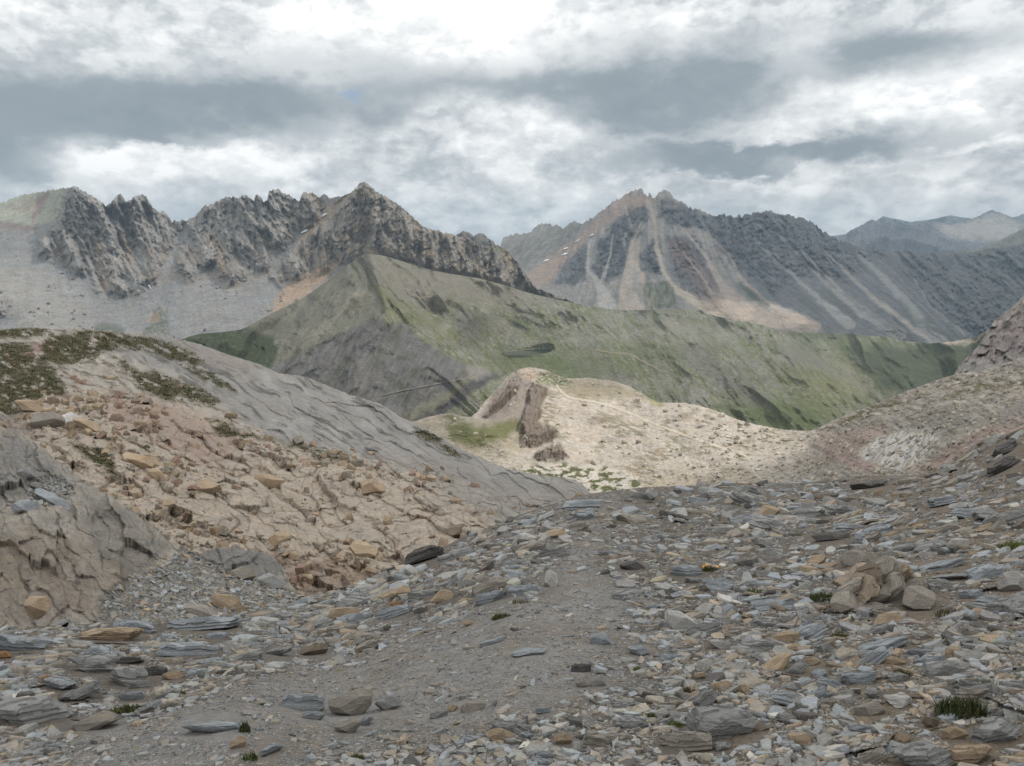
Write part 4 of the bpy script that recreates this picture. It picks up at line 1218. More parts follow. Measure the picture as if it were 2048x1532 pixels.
# ------------------------------------------------------------------ foreground scree slope
GR_CREST = [(-1300, 1275), (-260, 1262), (-100, 1258), (0, 1254), (100, 1252), (200, 1247), (300, 1243), (400, 1236), (500, 1224), (560, 1210), (600, 1200), (640, 1190), (700, 1172), (740, 1160), (780, 1140), (810, 1127), (850, 1110), (880, 1100), (910, 1082), (940, 1070), (1000, 1046), (1040, 1030), (1100, 1010), (1140, 997), (1180, 988), (1230, 981), (1280, 976),
            (1340, 973), (1400, 971), (1450, 968), (1500, 966), (1560, 967), (1600, 966), (1650, 962), (1700, 958), (1760, 951), (1800, 952), (1840, 950), (1870, 940), (1900, 930), (1925, 912), (1945, 893), (1965, 880), (2000, 872), (2048, 855), (2120, 825), (2300, 770), (2700, 700), (3600, 640)]


def gr_fine(u, v):
    """1 where the trodden fine gravel of the track lies"""
    z = Zones(u, v, 40, 120, 301)
    return (1 - .4 * (1 - sstep(v, 1080, 1220))) * np.maximum(z.line([(1230, 1000, 14), (1190, 1060, 46), (1150, 1150, 62), (1190, 1230, 70), (1060, 1320, 120), (860, 1370, 110), (650, 1420, 90), (420, 1500, 110), (200, 1580, 120)], 55), .55 * z.line([(1190, 1230, 40), (1280, 1290, 60), (1150, 1400, 80)], 60))


def gr_relief(u, v, D):
    px = D / F
    fine = gr_fine(u, v)
    rx, _ = ray(u, v)
    X = rx * D
    f1_, c1 = facet(X / .55 + .25 * D / .7, D / .42, 303, .8, .8)
    f2_, c2 = facet(X / .2, D / .16, 305, .9, .9)
    n = fbm(X / 1.6, D / 1.3, 4, 307)
    right = sstep(u + .4 * (v - 1200), 1500, 1900)
    h = .10 * n + (1 - fine) * (.022 * (1 + .6 * right) * f1_ + .012 * f2_ * np.clip(D / 6, .6, 2.0)) + .006 * fbm(X / .06, D / .06, 3, 309)
    return -h * 1.8


def gr_col(u, v):
    fine = gr_fine(u, v)
    D = GR.D(u, v)
    rx, _ = ray(u, v)
    X = rx * D
    c = np.zeros(u.shape + (3,)) + (.135, .122, .108)
    c = c * (1 + .35 * fbm(X / .8, D / .6, 5, 311, .62))[..., None]
    right = sstep(u + .5 * (v - 1200) + 120 * fbm(u / 150, v / 80, 3, 313), 1480, 1800)
    c = paint(c, right * .55, (.20, .165, .128))
    c = paint(c, fine * .85, (.25, .247, .243))
    br = sstep(fbm(X / .7, D / .9, 4, 315), .08, .35)
    c = paint(c, br * .6 * (.4 + .6 * fine), (.19, .165, .14))
    return c


GR = Layer(GR_CREST, [(-1300, 1760), (3600, 1760)],
           [(1024, 1532, 2.9), (1024, 1720, 2.25), (0, 1532, 3.1), (-260, 1720, 2.45), (2048, 1532, 2.6), (2300, 1720, 2.0), (1024, 1380, 3.85), (1024, 1250, 5.2), (1150, 1150, 7.4), (1024, 1100, 9.6), (1180, 1060, 11.2), (1180, 989, 19), (1000, 1046, 15.5), (880, 1100, 13.0), (800, 1132, 12.0), (700, 1172, 10.8), (600, 1200, 10.0), (400, 1236, 8.6), (0, 1254, 7.0),
            (-260, 1262, 6.6), (500, 1380, 4.1), (0, 1400, 4.1), (1350, 1000, 17.5), (1500, 966, 23), (1350, 972, 22), (1500, 1050, 11.8), (1760, 951, 22), (1700, 1030, 11.8), (1900, 930, 18.5), (2048, 856, 16), (2300, 760, 14), (2048, 1000, 8.8), (1850, 1050, 8.8), (1800, 1200, 5.1), (2048, 1250, 4.2), (1500, 1250, 5.0), (2300, 1250, 3.7), (1500, 1400, 3.55), (2300, 950, 8.5), (600, 1300, 6.1), (3600, 1250, 3.1), (3600, 1760, 1.8), (3600, 640, 11), (3600, 900, 6.2), (-1300, 1275, 6.2), (-1300, 1760, 2.3)],
           mode='inv', jag=1.5, jscale=14, seed=47)
GR.relief = gr_relief
tag(GR.build('ground', -1300, 3600, 2.8, 420, M_SCREE, gr_col, back=.5, back_slope=.62), 'stony slope of broken grey slate falling away from the camera', 'ground', kind='structure')

# ------------------------------------------------------------------ stones
def stone_mat():
    m = bpy.data.materials.new('slate_stone')
    m.use_nodes = True
    g = NT(m.node_tree)
    oi = g.n('ShaderNodeObjectInfo')
    tc = g.n('ShaderNodeTexCoord')
    p = g.v('ADD', tc.outputs['Object'], g.v('SCALE', g.v('ADD', oi.outputs['Location'], (0, 0, 0)), scale=3.0))
    st = g.v('MULTIPLY', p, (1, 1, 5.0))
    a = g.noise(p, 2.2, 6, 0.62, 0.3)
    b = g.noise(st, 5.0, 5, 0.7, 0.5)
    c2 = g.noise(p, 40, 3, 0.7)
    f = g.m('ADD', g.m('MULTIPLY', g.m('SUBTRACT', a, .5), 1.1), g.m('ADD', g.m('MULTIPLY', g.m('SUBTRACT', b, .5), .7), g.m('MULTIPLY', g.m('SUBTRACT', c2, .5), .5)))
    c = g.v('SCALE', oi.outputs['Color'], scale=g.m('MAXIMUM', g.m('ADD', 1.0, f), .3))
    stain = g.ss(g.noise(g.v('ADD', p, (9, 4, 7)), 1.7, 5, .65), .56, .74)
    c = g.mix(g.m('MULTIPLY', stain, .55), c, g.mix(1.0, c, (1.25, 1.0, .72), 'MULTIPLY'))
    lich = g.ss(g.noise(g.v('ADD', p, (3, 14, 2)), 9, 4, .6), .66, .74)
    c = g.mix(g.m('MULTIPLY', lich, .35), c, (.36, .35, .32))
    bp = g.n('ShaderNodeBump'); bp.inputs['Strength'].default_value = .8; bp.inputs['Distance'].default_value = .03
    g.link(g.m('ADD', g.m('MULTIPLY', a, 1.0), g.m('ADD', g.m('MULTIPLY', b, 1.2), g.m('MULTIPLY', c2, .25))), bp.inputs['Height'])
    bs = g.n('ShaderNodeBsdfPrincipled')
    g.link(c, bs.inputs['Base Color']); g.link(bp.outputs[0], bs.inputs['Normal'])
    bs.inputs['Roughness'].default_value = .85; bs.inputs['Specular IOR Level'].default_value = .25
    o = g.n('ShaderNodeOutputMaterial'); g.link(bs.outputs[0], o.inputs[0])
    return m


M_STONE = stone_mat()
M_GRAVEL = terrain_mat('gravel_stone', .01, .7, .22)
M_RUBBLE = terrain_mat('rubble_stone', .06, .7, .25)
M_BOULDER = terrain_mat('scree_boulder', 1.5, .6, .25)


def cut_stone(seed, kind, res=5):
    """unit stone (x, y, z in -0.5..0.5) cut from a ball by random planes"""
    rng = np.random.default_rng(seed)
    bm = bmesh.new()
    bmesh.ops.create_icosphere(bm, subdivisions=res, radius=1.0)
    P = np.array([v.co for v in bm.verts])
    if kind == 'slab':
        nrm = [np.array([rng.normal(0, .07), rng.normal(0, .07), 1]), np.array([rng.normal(0, .07), rng.normal(0, .07), -1])]
        dist = [.62, .62]
        k = rng.integers(5, 8)
        for i in range(k):
            t = 2 * PI * (i + rng.uniform(-.33, .33)) / k
            nrm.append(np.array([math.cos(t), math.sin(t), rng.normal(0, .35)])); dist.append(rng.uniform(.6, .95))
        for i in range(3):
            t = rng.uniform(0, 2 * PI)
            nrm.append(np.array([math.cos(t), math.sin(t), rng.uniform(.6, 1.3)])); dist.append(rng.uniform(.72, .92))
    elif kind == 'point':
        nrm, dist = [], []
        for i in range(6):
            t = 2 * PI * (i + rng.uniform(-.3, .3)) / 6
            nrm.append(np.array([math.cos(t), math.sin(t), rng.uniform(.25, .55)])); dist.append(rng.uniform(.5, .62))
        nrm.append(np.array([0, 0, -1])); dist.append(.6)
    else:
        nrm, dist = [], []
        for i in range(15):
            n = rng.normal(0, 1, 3); nrm.append(n); dist.append(rng.uniform(.66, .98))
    r = np.full(len(P), 1.25)
    for n, d in zip(nrm, dist):
        n = n / np.linalg.norm(n)
        q = P @ n
        r = np.where(q > 1e-3, np.minimum(r, d / np.maximum(q, 1e-3)), r)
    Q = P * r[:, None]
    s = seed * 7.3
    dz = .035 * fbm(Q[:, 0] * 2.2 + s, Q[:, 1] * 2.2 + Q[:, 2] * 1.7, 4, seed) + .02 * fbm(Q[:, 2] * 6 + s, Q[:, 0] * 3 - Q[:, 1] * 3, 3, seed + 1)
    if kind == 'slab':     # split edges along the cleavage
        hr = np.hypot(Q[:, 0], Q[:, 1])
        side = sstep(np.abs(P[:, 2]) * 0 + hr, .35, .8)
        stepz = np.floor((Q[:, 2] + .06 * fbm(Q[:, 0] * 2 + s, Q[:, 1] * 2, 2, seed + 2)) * 6)
        off = (_u01(_hash(stepz, stepz * 0, seed)) - .5) * .16 * side
        Q[:, 0] *= 1 + off; Q[:, 1] *= 1 + off
        ter = perlin(Q[:, 0] * 1.6 + s, Q[:, 1] * 1.6, seed + 4)
        Q[:, 2] += np.where(Q[:, 2] > 0, .16 * sstep(ter, .08, .12), 0)
    Q = Q * (1 + dz)[:, None]
    lo, hi = Q.min(0), Q.max(0)
    Q = (Q - (lo + hi) / 2) / (hi - lo)
    for v, q in zip(bm.verts, Q):
        v.co = q
    me = bpy.data.meshes.new(kind + '_stone')
    bm.to_mesh(me); bm.free()
    me.polygons.foreach_set('use_smooth', np.zeros(len(me.polygons), bool))
    me.materials.append(M_STONE)
    return me


PROTO = {'slab': [cut_stone(100 + i, 'slab') for i in range(14)], 'block': [cut_stone(200 + i, 'block') for i in range(10)]}
rs = random.Random(5)
BG, G_, DG, WG, BR, TAN, RUST, PALE = (.30, .32, .338), (.275, .275, .268), (.11, .105, .10), (.285, .26, .225), (.20, .16, .12), (.39, .30, .21), (.34, .19, .095), (.44, .425, .40)


def place_stone(name, label, cat, x, y, w, h, kind, colr, thick=None, yaw=None, tilt=8, group=None, layer=None, sink=.25, roll=None):
    """x, y: centre in the photo, w, h: size in photo pixels"""
    layer = layer or GR
    P, n = layer.frame(x, y + h * .22)
    D = P[1]
    W = w * D / F
    H = h * D / F
    gaze = max(.18, abs(float(ray(x, y)[1])) + n[1] * -0.0)
    th = thick if thick else (.34 if kind == 'slab' else .66)
    T = min(th * W, H * 1.0)
    dep = min(max((H - T * .7) / (gaze + .05), .5 * W), 1.6 * W)
    o = bpy.data.objects.new(name, rs.choice(PROTO[kind]))
    z = Vector(n)
    yw = rs.uniform(-.35, .35) if yaw is None else math.radians(yaw)
    if rs.random() < .5:
        yw += PI
    q = Vector((0, 0, 1)).rotation_difference(z).to_matrix() @ Matrix.Rotation(yw, 3, 'Z') @ Matrix.Rotation(math.radians(rs.uniform(-tilt, tilt)), 3, 'X') @ Matrix.Rotation(math.radians(rs.uniform(-tilt, tilt) if roll is None else roll), 3, 'Y')
    o.matrix_world = Matrix.Translation(Vector(P) + z * (T * (.5 - sink))) @ q.to_4x4() @ Matrix.Diagonal((W, dep, T, 1))
    k = rs.uniform(.9, 1.1)
    o.color = (colr[0] * k, colr[1] * k, colr[2] * k, 1)
    COL.objects.link(o)
    return tag(o, label, cat, group)


HERO = [
    ('slab', 605, 1408, 98, 44, BG, 'blue grey slate slab lying left of the big brown grey block'),
    ('slab', 627, 1433, 52, 20, BG, 'small pale blue slab tucked under the front of the blue grey slab'),
    ('block', 705, 1414, 96, 66, WG, 'biggest brown grey angular block on the gravel track'),
    ('block', 780, 1409, 62, 36, G_, 'dark grey block touching the right side of the big brown grey block'),
    ('block', 697, 1456, 60, 32, WG, 'brown and white quartz veined stone in front of the big brown grey block'),
    ('slab', 729, 1443, 40, 26, BG, 'small blue slab leaning beside the quartz veined stone'),
    ('block', 946, 1413, 56, 29, WG, 'smooth warm grey stone with a tan stone at its left end'),
    ('block', 906, 1418, 26, 18, TAN, 'small tan stone touching the smooth warm grey stone'),
    ('slab', 879, 1427, 40, 26, G_, 'grey slab just left of the small tan stone'),
    ('block', 184, 1447, 122, 40, WG, 'long brown grey block with a rust orange left end'),
    ('slab', 428, 1446, 134, 60, BG, 'broad flat blue grey slab sunk level with the gravel'),
    ('slab', 540, 1491, 46, 56, BG, 'blue slate slab tipped up on the gravel below the broad flat slab'),
    ('block', 476, 1487, 40, 32, TAN, 'pitted cream tan stone between the flat slab and the tipped blue slab'),
    ('slab', 65, 1428, 165, 46, G_, 'wide flat grey slab at the lower left corner'),
    ('slab', 226, 1272, 134, 28, TAN, 'long ochre tan slab lying below the left cliff'),
    ('slab', 268, 1257, 112, 26, BG, 'blue grey slab half under the long ochre slab'),
    ('slab', 405, 1251, 150, 28, BG, 'longest blue grey slab below the tan outcrop at the cliff foot'),
    ('slab', 433, 1269, 42, 32, BG, 'small square blue slab under the longest blue grey slab'),
    ('slab', 190, 1334, 112, 36, G_, 'pale grey slab with a curved front edge on the left rubble'),
    ('slab', 378, 1304, 128, 26, BG, 'smooth pale blue slab in the middle of the left rubble'),
    ('slab', 258, 1358, 112, 40, G_, 'rough grey slab under the dark brown slab'),
    ('slab', 306, 1344, 56, 24, DG, 'dark brown slab propped on the rough grey slab'),
    ('slab', 258, 1323, 66, 15, DG, 'thin dark slab in place of the black shadow by the pale grey slab'),  # dark slab put where a black shadow lies
    ('block', 347, 1352, 48, 22, TAN, 'cream tan stone right of the dark brown slab'),
    ('slab', 281, 1370, 44, 20, G_, 'small grey slab in front of the rough grey slab'),
    ('slab', 264, 1394, 56, 26, BG, 'tilted grey slab above the green plant patch'),
    ('slab', 118, 1371, 72, 24, BG, 'blue grey slab with an orange stone behind it'),
    ('block', 96, 1360, 32, 17, RUST, 'small orange stone behind the blue grey slab at the left'),
    ('slab', 160, 1390, 82, 34, G_, 'leaning grey slab above the wide flat corner slab'),
    ('block', 629, 1303, 62, 28, BR, 'brown stone at the left edge of the gravel track'),
    ('slab', 556, 1303, 56, 32, G_, 'grey slab leaning steeply left of the brown stone'),
    ('slab', 42, 1291, 112, 32, BG, 'blue grey slab below the cliff at the left edge'),
    ('block', 8, 1312, 30, 20, RUST, 'rusty stone cut by the left edge'),
    ('slab', 848, 1114, 92, 36, DG, 'dark slate slab jutting over the gully at the rim of tan rock'),
    ('block', 1101, 1161, 30, 50, PALE, 'upright pale stone standing on the track'),
    ('block', 1265, 1133, 54, 22, DG, 'dark brown stone at the right edge of the track'),
    ('block', 886, 1194, 56, 28, TAN, 'tan brown stone left of the blue slab on the track rim'),
    ('slab', 982, 1197, 68, 26, BG, 'blue slab resting on a small dark gap beside the track'),
    ('slab', 789, 1227, 72, 24, BG, 'bright blue slab below the tan brown stone'),
    ('block', 793, 1210, 28, 14, RUST, 'small rust orange stone above the bright blue slab'),
    ('block', 938, 1247, 26, 14, TAN, 'small ochre stone on the upper track'),
    ('slab', 1058, 1299, 76, 34, BG, 'pale blue bedrock plate worn flush with the track'),
    ('slab', 985, 1281, 64, 18, BG, 'narrow blue bedrock plate left of the worn pale blue plate'),
    ('block', 1205, 1280, 54, 32, BG, 'rounded blue bedrock knob poking out of the track'),
    ('slab', 1278, 1299, 48, 34, BG, 'cracked pale blue knob right of the rounded blue knob'),
    ('slab', 1162, 1338, 46, 18, DG, 'dark flat slab above the pair of brown grey stones'),
    ('block', 1164, 1368, 28, 20, WG, 'left stone of the touching brown grey pair'),
    ('block', 1195, 1365, 36, 24, G_, 'right stone of the touching brown grey pair'),
    ('slab', 1085, 1421, 36, 18, BG, 'small blue slab alone on the lower track'),
    ('slab', 1242, 1451, 36, 13, G_, 'thin grey slab on the gravel left of the split slab'),
    ('block', 1126, 1479, 40, 32, TAN, 'tan twin lobed stone near the bottom edge'),
    ('block', 840, 1505, 24, 18, TAN, 'small round tan stone at the bottom edge'),
    ('slab', 1448, 1455, 160, 56, G_, 'large split grey slab in the lower right'),
    ('slab', 1372, 1484, 112, 46, WG, 'brown grey block in front of the large split slab'),
    ('slab', 1445, 1491, 38, 30, G_, 'dark grey wedge under the large split slab'),
    ('block', 1837, 1194, 78, 76, WG, 'large rounded grey boulder beside the tan outcrop'),
    ('slab', 1940, 1187, 52, 28, BG, 'pale blue slab right of the large rounded boulder'),
    ('block', 2036, 1165, 76, 48, PALE, 'pale grey boulder cut by the right edge'),
    ('slab', 1719, 1359, 76, 27, BG, 'pale wedge shaped slab on the right rubble'),
    ('slab', 1798, 1397, 54, 42, PALE, 'rounded pale slab standing among the right rubble'),
    ('block', 1741, 1420, 64, 34, WG, 'grey stone with an ochre face below the wedge slab'),
    ('slab', 1798, 1357, 50, 17, G_, 'dark arched slab above the rounded pale slab'),
    ('slab', 1750, 1390, 52, 14, G_, 'thin grey slab left of the rounded pale slab'),
    ('slab', 1995, 1464, 122, 60, G_, 'big streaked grey slab at the lower right edge'),
    ('block', 1912, 1468, 52, 36, TAN, 'orange tan block left of the big streaked slab'),
    ('slab', 1944, 1508, 96, 42, TAN, 'long tan slab below the orange tan block'),
    ('slab', 1852, 1518, 144, 54, G_, 'broad pale grey slab cut by the bottom edge'),
    ('slab', 1767, 1292, 116, 15, BG, 'long thin blue slab on the right rubble'),
    ('slab', 1845, 1272, 42, 16, PALE, 'pale slab above the end of the long thin slab'),
    ('block', 1788, 1323, 46, 20, TAN, 'flat ochre stone below the long thin slab'),
    ('block', 1806, 1477, 46, 24, TAN, 'pitted tan stone left of the orange tan block'),
    ('block', 1862, 1446, 38, 26, BR, 'brown pitted stone above the pitted tan stone'),
    ('slab', 1884, 1130, 104, 22, BG, 'upper blue grey plate of the stack right of the tan outcrop'),
    ('slab', 1905, 1152, 84, 20, G_, 'lower grey plate of the stack right of the tan outcrop'),
    ('block', 1300, 993, 32, 30, G_, 'pointed grey stone on the rim of the scree'),
    ('slab', 1740, 972, 92, 15, DG, 'dark slab lying on the rim of the scree at right'),
    ('slab', 1884, 1003, 60, 34, BG, 'stacked blue grey stone below the brown bank at right'),
    ('slab', 1372, 1142, 66, 34, BG, 'pale blue slab left of the orange flowers'),
    ('slab', 1387, 1162, 36, 14, G_, 'small grey slab at the foot of the pale blue slab'),
    ('slab', 1660, 1075, 90, 22, G_, 'long weathered slab above the tan outcrop'),
    ('block', 1718, 1120, 70, 40, WG, 'brown grey boulder at the top of the tan outcrop'),
    ('block', 1440, 1290, 50, 20, PALE, 'long pale tan stone on the middle of the right rubble'),
    ('block', 1400, 1352, 28, 20, TAN, 'cream tan cube of stone near the brown grass tuft'),
    ('block', 1628, 1322, 30, 26, TAN, 'round tan stone right of the leaning grey slab'),
    ('slab', 1595, 1338, 52, 30, G_, 'leaning grey slab left of the round tan stone'),
    ('slab', 1640, 1343, 34, 34, BG, 'blue slab standing right of the round tan stone'),
    ('block', 70, 1216, 54, 50, TAN, 'tan upright stone at the foot of the left cliff'),
    ('slab', 2010, 935, 70, 22, DG, 'dark slab in the brown bank at the right edge'),
    ('slab', 2020, 895, 60, 26, DG, 'grey green slab capping the brown bank at the right edge'),
]
for kind, x, y, w, h, c, label in HERO:
    nm = 'slate_slab' if kind == 'slab' else 'stone_block'
    up = 'upright' in label or 'pointed' in label
    place_stone(nm, label, 'stone', x, y, w, h, kind, c, thick=(1.5 if up else (.12 if 'flush' in label or 'sunk' in label or 'plate' in label else None)), sink=(.08 if kind == 'slab' else .24),
                tilt=(6 if kind == 'slab' else 15), roll=(-22 if 'leaning' in label or 'tipped' in label else None))

# boulders and rock ribs on the left hillside and below the cliff
BLD = [(92, 840, 62, 44, WG, 'brown grey boulder on the left hillside below the dark turf'), (140, 838, 44, 40, PALE, 'pale boulder right of the brown grey boulder under the turf'), (60, 815, 60, 30, TAN, 'cream boulder at the lower edge of the dark turf'),
       (170, 850, 60, 30, TAN, 'tan boulder sitting above the dark moss strip'), (280, 925, 80, 40, TAN, 'long tan boulder with a cracked face on the middle hillside'), (312, 950, 46, 30, TAN, 'small tan boulder under the long cracked boulder'),
       (410, 972, 56, 44, TAN, 'squat tan boulder above the rubble chute'), (385, 972, 20, 30, (.29, .17, .14), 'pinkish stone leaning on the squat tan boulder'), (540, 965, 66, 40, TAN, 'rounded tan boulder in the middle of the tan slabs'), (745, 975, 60, 40, TAN, 'cube shaped tan boulder near the grey slabs'),
       (725, 1102, 56, 46, TAN, 'tan boulder resting in the red rubble of the gully'), (742, 1142, 30, 24, TAN, 'small tan boulder at the gully floor'), (560, 1075, 46, 32, TAN, 'tan boulder at the foot of the tan slabs'), (918, 1062, 46, 34, BR, 'dark brown boulder at the top of the gully')]
for x, y, w, h, c, label in BLD:
    place_stone('boulder', label, 'boulder', x, y, w, h, 'block', c, layer=HS, sink=.3, tilt=20)
for x, y, w, h, c, label in [(100, 1000, 80, 26, BG, 'flat blue grey boulder on the ledge of the left cliff'), (52, 1008, 40, 36, BG, 'angular blue grey boulder at the left end of the cliff ledge'), (68, 972, 36, 20, G_, 'grey stone perched above the flat ledge boulder'), (55, 945, 40, 26, G_, 'grey boulder on top of the left cliff'),
                             (455, 1205, 76, 44, TAN, 'cracked tan outcrop rising from the rubble below the cliff'), (405, 1222, 80, 28, WG, 'grey brown rock left of the cracked tan outcrop'), (480, 1150, 60, 40, WG, 'brown rock at the corner of the slate rib'), (540, 1165, 70, 40, G_, 'grey rock below the end of the slate rib')]:
    place_stone('boulder', label, 'boulder', x, y, w, h, 'block', c, layer=NC, sink=.3, tilt=12)


# tan crag in the right foreground: upright weathered plates grown together
def outcrop():
    P, n = GR.frame(1760, 1205)
    s = P[1] / F
    root = bpy.data.objects.new('rock_outcrop', None)
    root.location = P
    COL.objects.link(root)
    tag(root, 'weathered tan outcrop of upright plates in the right foreground', 'outcrop')
    orr = random.Random(8)
    cs_ = [TAN, WG, BR, (.31, .24, .175), (.27, .24, .205)]
    orr = random.Random(21)
    cs_ = [(.34, .265, .19), (.29, .26, .22), (.23, .18, .135), (.31, .25, .19), (.27, .245, .21)]
    for x, y, w, h, z, kind, lean in [(-72, 18, 60, 40, .1, 'block', 0), (-50, 34, 56, 30, .0, 'block', 0), (-56, 0, 70, 22, .28, 'slab', -38), (-40, 12, 74, 26, .3, 'slab', -52), (-22, -2, 84, 26, .42, 'slab', -58), (-10, 16, 60, 44, .2, 'block', 0), (2, -8, 92, 24, .5, 'slab', -50), (12, 10, 84, 28, .34, 'slab', -62),
                                      (24, -14, 90, 24, .48, 'slab', -44), (36, 4, 70, 40, .26, 'block', 0), (46, -20, 96, 26, .42, 'slab', -36), (62, -8, 70, 22, .3, 'slab', -28), (20, 30, 52, 28, .05, 'block', 0), (-24, 36, 46, 24, .05, 'block', 0), (74, 8, 50, 28, .1, 'block', 0), (10, -40, 90, 50, .2, 'block', 0), (-36, -34, 80, 44, .15, 'block', 0)]:
        o = bpy.data.objects.new('rock_plate', orr.choice(PROTO[kind]))
        o.parent = root
        W, T = w * s, h * s
        Rm = Matrix.Rotation(math.radians(lean + orr.uniform(-7, 7)), 4, 'Y') @ Matrix.Rotation(orr.uniform(-.5, .5) if kind == 'slab' else orr.uniform(0, 6), 4, 'Z') @ Matrix.Rotation(orr.uniform(-.3, .3), 4, 'X')
        o.matrix_local = Matrix.Translation((x * s, -y * s * 1.5 + .06, z * 95 * s)) @ Rm @ Matrix.Diagonal((W, W * 1.1, T, 1))
        c = orr.choice(cs_)
        kk = orr.uniform(.8, 1.15)
        o.color = (c[0] * kk, c[1] * kk, c[2] * kk, 1)
        COL.objects.link(o)


outcrop()

# ---- stones nobody could single out, scattered where the scree lies
KIND_W = [(G_, .34, 'grey'), (BG, .26, 'blue grey'), (WG, .22, 'brown grey'), (TAN, .11, 'tan'), (PALE, .07, 'whitish')]
count = 0
tries = 0
GLAB = {'left': 'scree left of the track', 'right': 'scree right of the track', 'far': 'scree near the far rim'}
while count < 195 and tries < 5000:
    tries += 1
    x, y = rs.uniform(0, 2048), rs.uniform(980, 1525)
    if y < np.interp(x, [p[0] for p in GR_CREST], [p[1] for p in GR_CREST]) + 12:
        continue
    if gr_fine(np.array([x]), np.array([y]))[0] > .45:
        continue
    if any(abs(x - h[1]) < h[3] * .6 and abs(y - h[2]) < h[4] * .8 for h in HERO):
        continue
    q = rs.random(); a = 0
    for c, wt, cn in KIND_W:
        a += wt
        if q < a:
            break
    right = x > 1350
    if right and rs.random() < .06:
        c, cn = TAN, 'tan'
    reg = 'far' if y < 1110 else ('right' if x > 1150 else 'left')
    w = min(42 + 60 * rs.random() ** 1.8, 100)
    kind = 'block' if cn in ('tan', 'whitish') else 'slab'
    place_stone('loose_stone', f'loose {cn} {"stone" if kind == "block" else "slate"} among many alike in {GLAB[reg]}', 'stone', x, y, w * (.75 if kind == 'block' else 1), w * rs.uniform(.32, .5), kind, c, tilt=13, group=f'loose {cn} stones in the {GLAB[reg]}', sink=.3,
                roll=(rs.uniform(-28, 4) if right else rs.uniform(-14, 14)))
    count += 1


def chip_protos(n, seed, flat):
    out = []
    rng = np.random.default_rng(seed)
    for i in range(n):
        k = rng.integers(4, 7)
        t = (np.arange(k) + rng.uniform(-.4, .4, k)) / k * 2 * PI
        r = rng.uniform(.34, .60, k)
        sx, sy = rng.uniform(-.5, .5, 2)
        cx, cyy = r * np.cos(t), r * np.sin(t)
        top = np.stack([cx * .93, cyy * .93, .5 + sx * cx + sy * cyy + rng.uniform(-.08, .04, k)], -1)
        mid = np.stack([cx, cyy, rng.uniform(.0, .32, k)], -1)
        bot = np.stack([cx * .9, cyy * .9, np.full(k, -.5)], -1)
        ctr = np.array([[0, 0, .5 + rng.uniform(-.03, .05 if flat else .3)]])
        V = np.concatenate([top, mid, bot, ctr])
        Fc = []
        for a in range(k):
            b = (a + 1) % k
            Fc += [(3 * k, a, b), (a, k + a, k + b), (a, k + b, b), (k + a, 2 * k + a, 2 * k + b), (k + a, 2 * k + b, k + b)]
        out.append((V, np.array(Fc)))
    return out


def scatter(name, layer, u, v, wpx, flat, cols, mat, seed, label, cat, tilt=.24, asp=(.35, .85), thick=(.12, .34), group=None, lean=0.0):
    rng = np.random.default_rng(seed)
    n = len(u)
    P = layer.at(u, v)
    e = 5.0
    # local ground frame
    def base(uu, vv):
        D = layer.D(uu, vv); rx, rz = ray(uu, vv)
        return np.stack([rx * D, D, rz * D], -1)
    p0 = base(u, v)
    tx = base(u + e, v) - p0; ty = base(u, v - e) - p0
    nz = np.cross(tx, ty); nz /= np.linalg.norm(nz, axis=1)[:, None]
    nz = nz + np.array([lean, 0, 0]) * rng.random((n, 1)) + rng.normal(0, tilt, (n, 3)); nz /= np.linalg.norm(nz, axis=1)[:, None]
    yaw = rng.uniform(0, 2 * PI, n)
    a = np.stack([np.cos(yaw), np.sin(yaw), np.zeros(n)], -1)
    ax = a - nz * (a * nz).sum(1)[:, None]; ax /= np.linalg.norm(ax, axis=1)[:, None]
    ay = np.cross(nz, ax)
    W = wpx * P[:, 1] / F
    Dp = W * rng.uniform(asp[0], asp[1], n)
    T = W * rng.uniform(thick[0], thick[1], n)
    pr = chip_protos(24, seed + 9, flat)
    pid = rng.integers(0, 24, n)
    VV, FF, CC = [], [], []
    off = 0
    for k, (V, Fc) in enumerate(pr):
        s = np.nonzero(pid == k)[0]
        if not len(s):
            continue
        v3 = (V[None, :, 0, None] * ax[s, None] * W[s, None, None] + V[None, :, 1, None] * ay[s, None] * Dp[s, None, None] + (V[None, :, 2, None] + .18) * nz[s, None] * T[s, None, None]) + P[s, None]
        m = len(V)
        VV.append(v3.reshape(-1, 3))
        FF.append((Fc[None] + (np.arange(len(s)) * m)[:, None, None] + off).reshape(-1, 3))
        CC.append(np.repeat(cols[s], m, 0))
        off += m * len(s)
    o = mesh_from(name, np.concatenate(VV), np.concatenate(FF), mat, np.concatenate(CC), smooth=False, tris=True)
    return tag(o, label, cat, group, 'stuff')


def pick(n, seed, table, right=None):
    rng = np.random.default_rng(seed)
    c = np.array([t[0] for t in table]); w = np.array([t[1] for t in table]); w = w / w.sum()
    i = rng.choice(len(c), n, p=w)
    r = c[i] * rng.uniform(.78, 1.2, n)[:, None] * (1 + rng.normal(0, .012, (n, 3)))
    if right is not None:
        sw = rng.random(n) < right
        r[sw] = np.array([.33, .27, .205]) * rng.uniform(.55, 1.15, sw.sum())[:, None]
    return np.clip(r, .02, .6)


# the gravel of the foreground slope: grit everywhere, flat plates off the track
rng = np.random.default_rng(11)
GX_, GY_ = [p[0] for p in GR_CREST], [p[1] for p in GR_CREST]


def spots(N, pw=1.0):
    u = rng.uniform(-650, 2750, N)
    v = np.interp(u, GX_, GY_) + 3
    return u, v + (1600 - v) * rng.random(N) ** pw


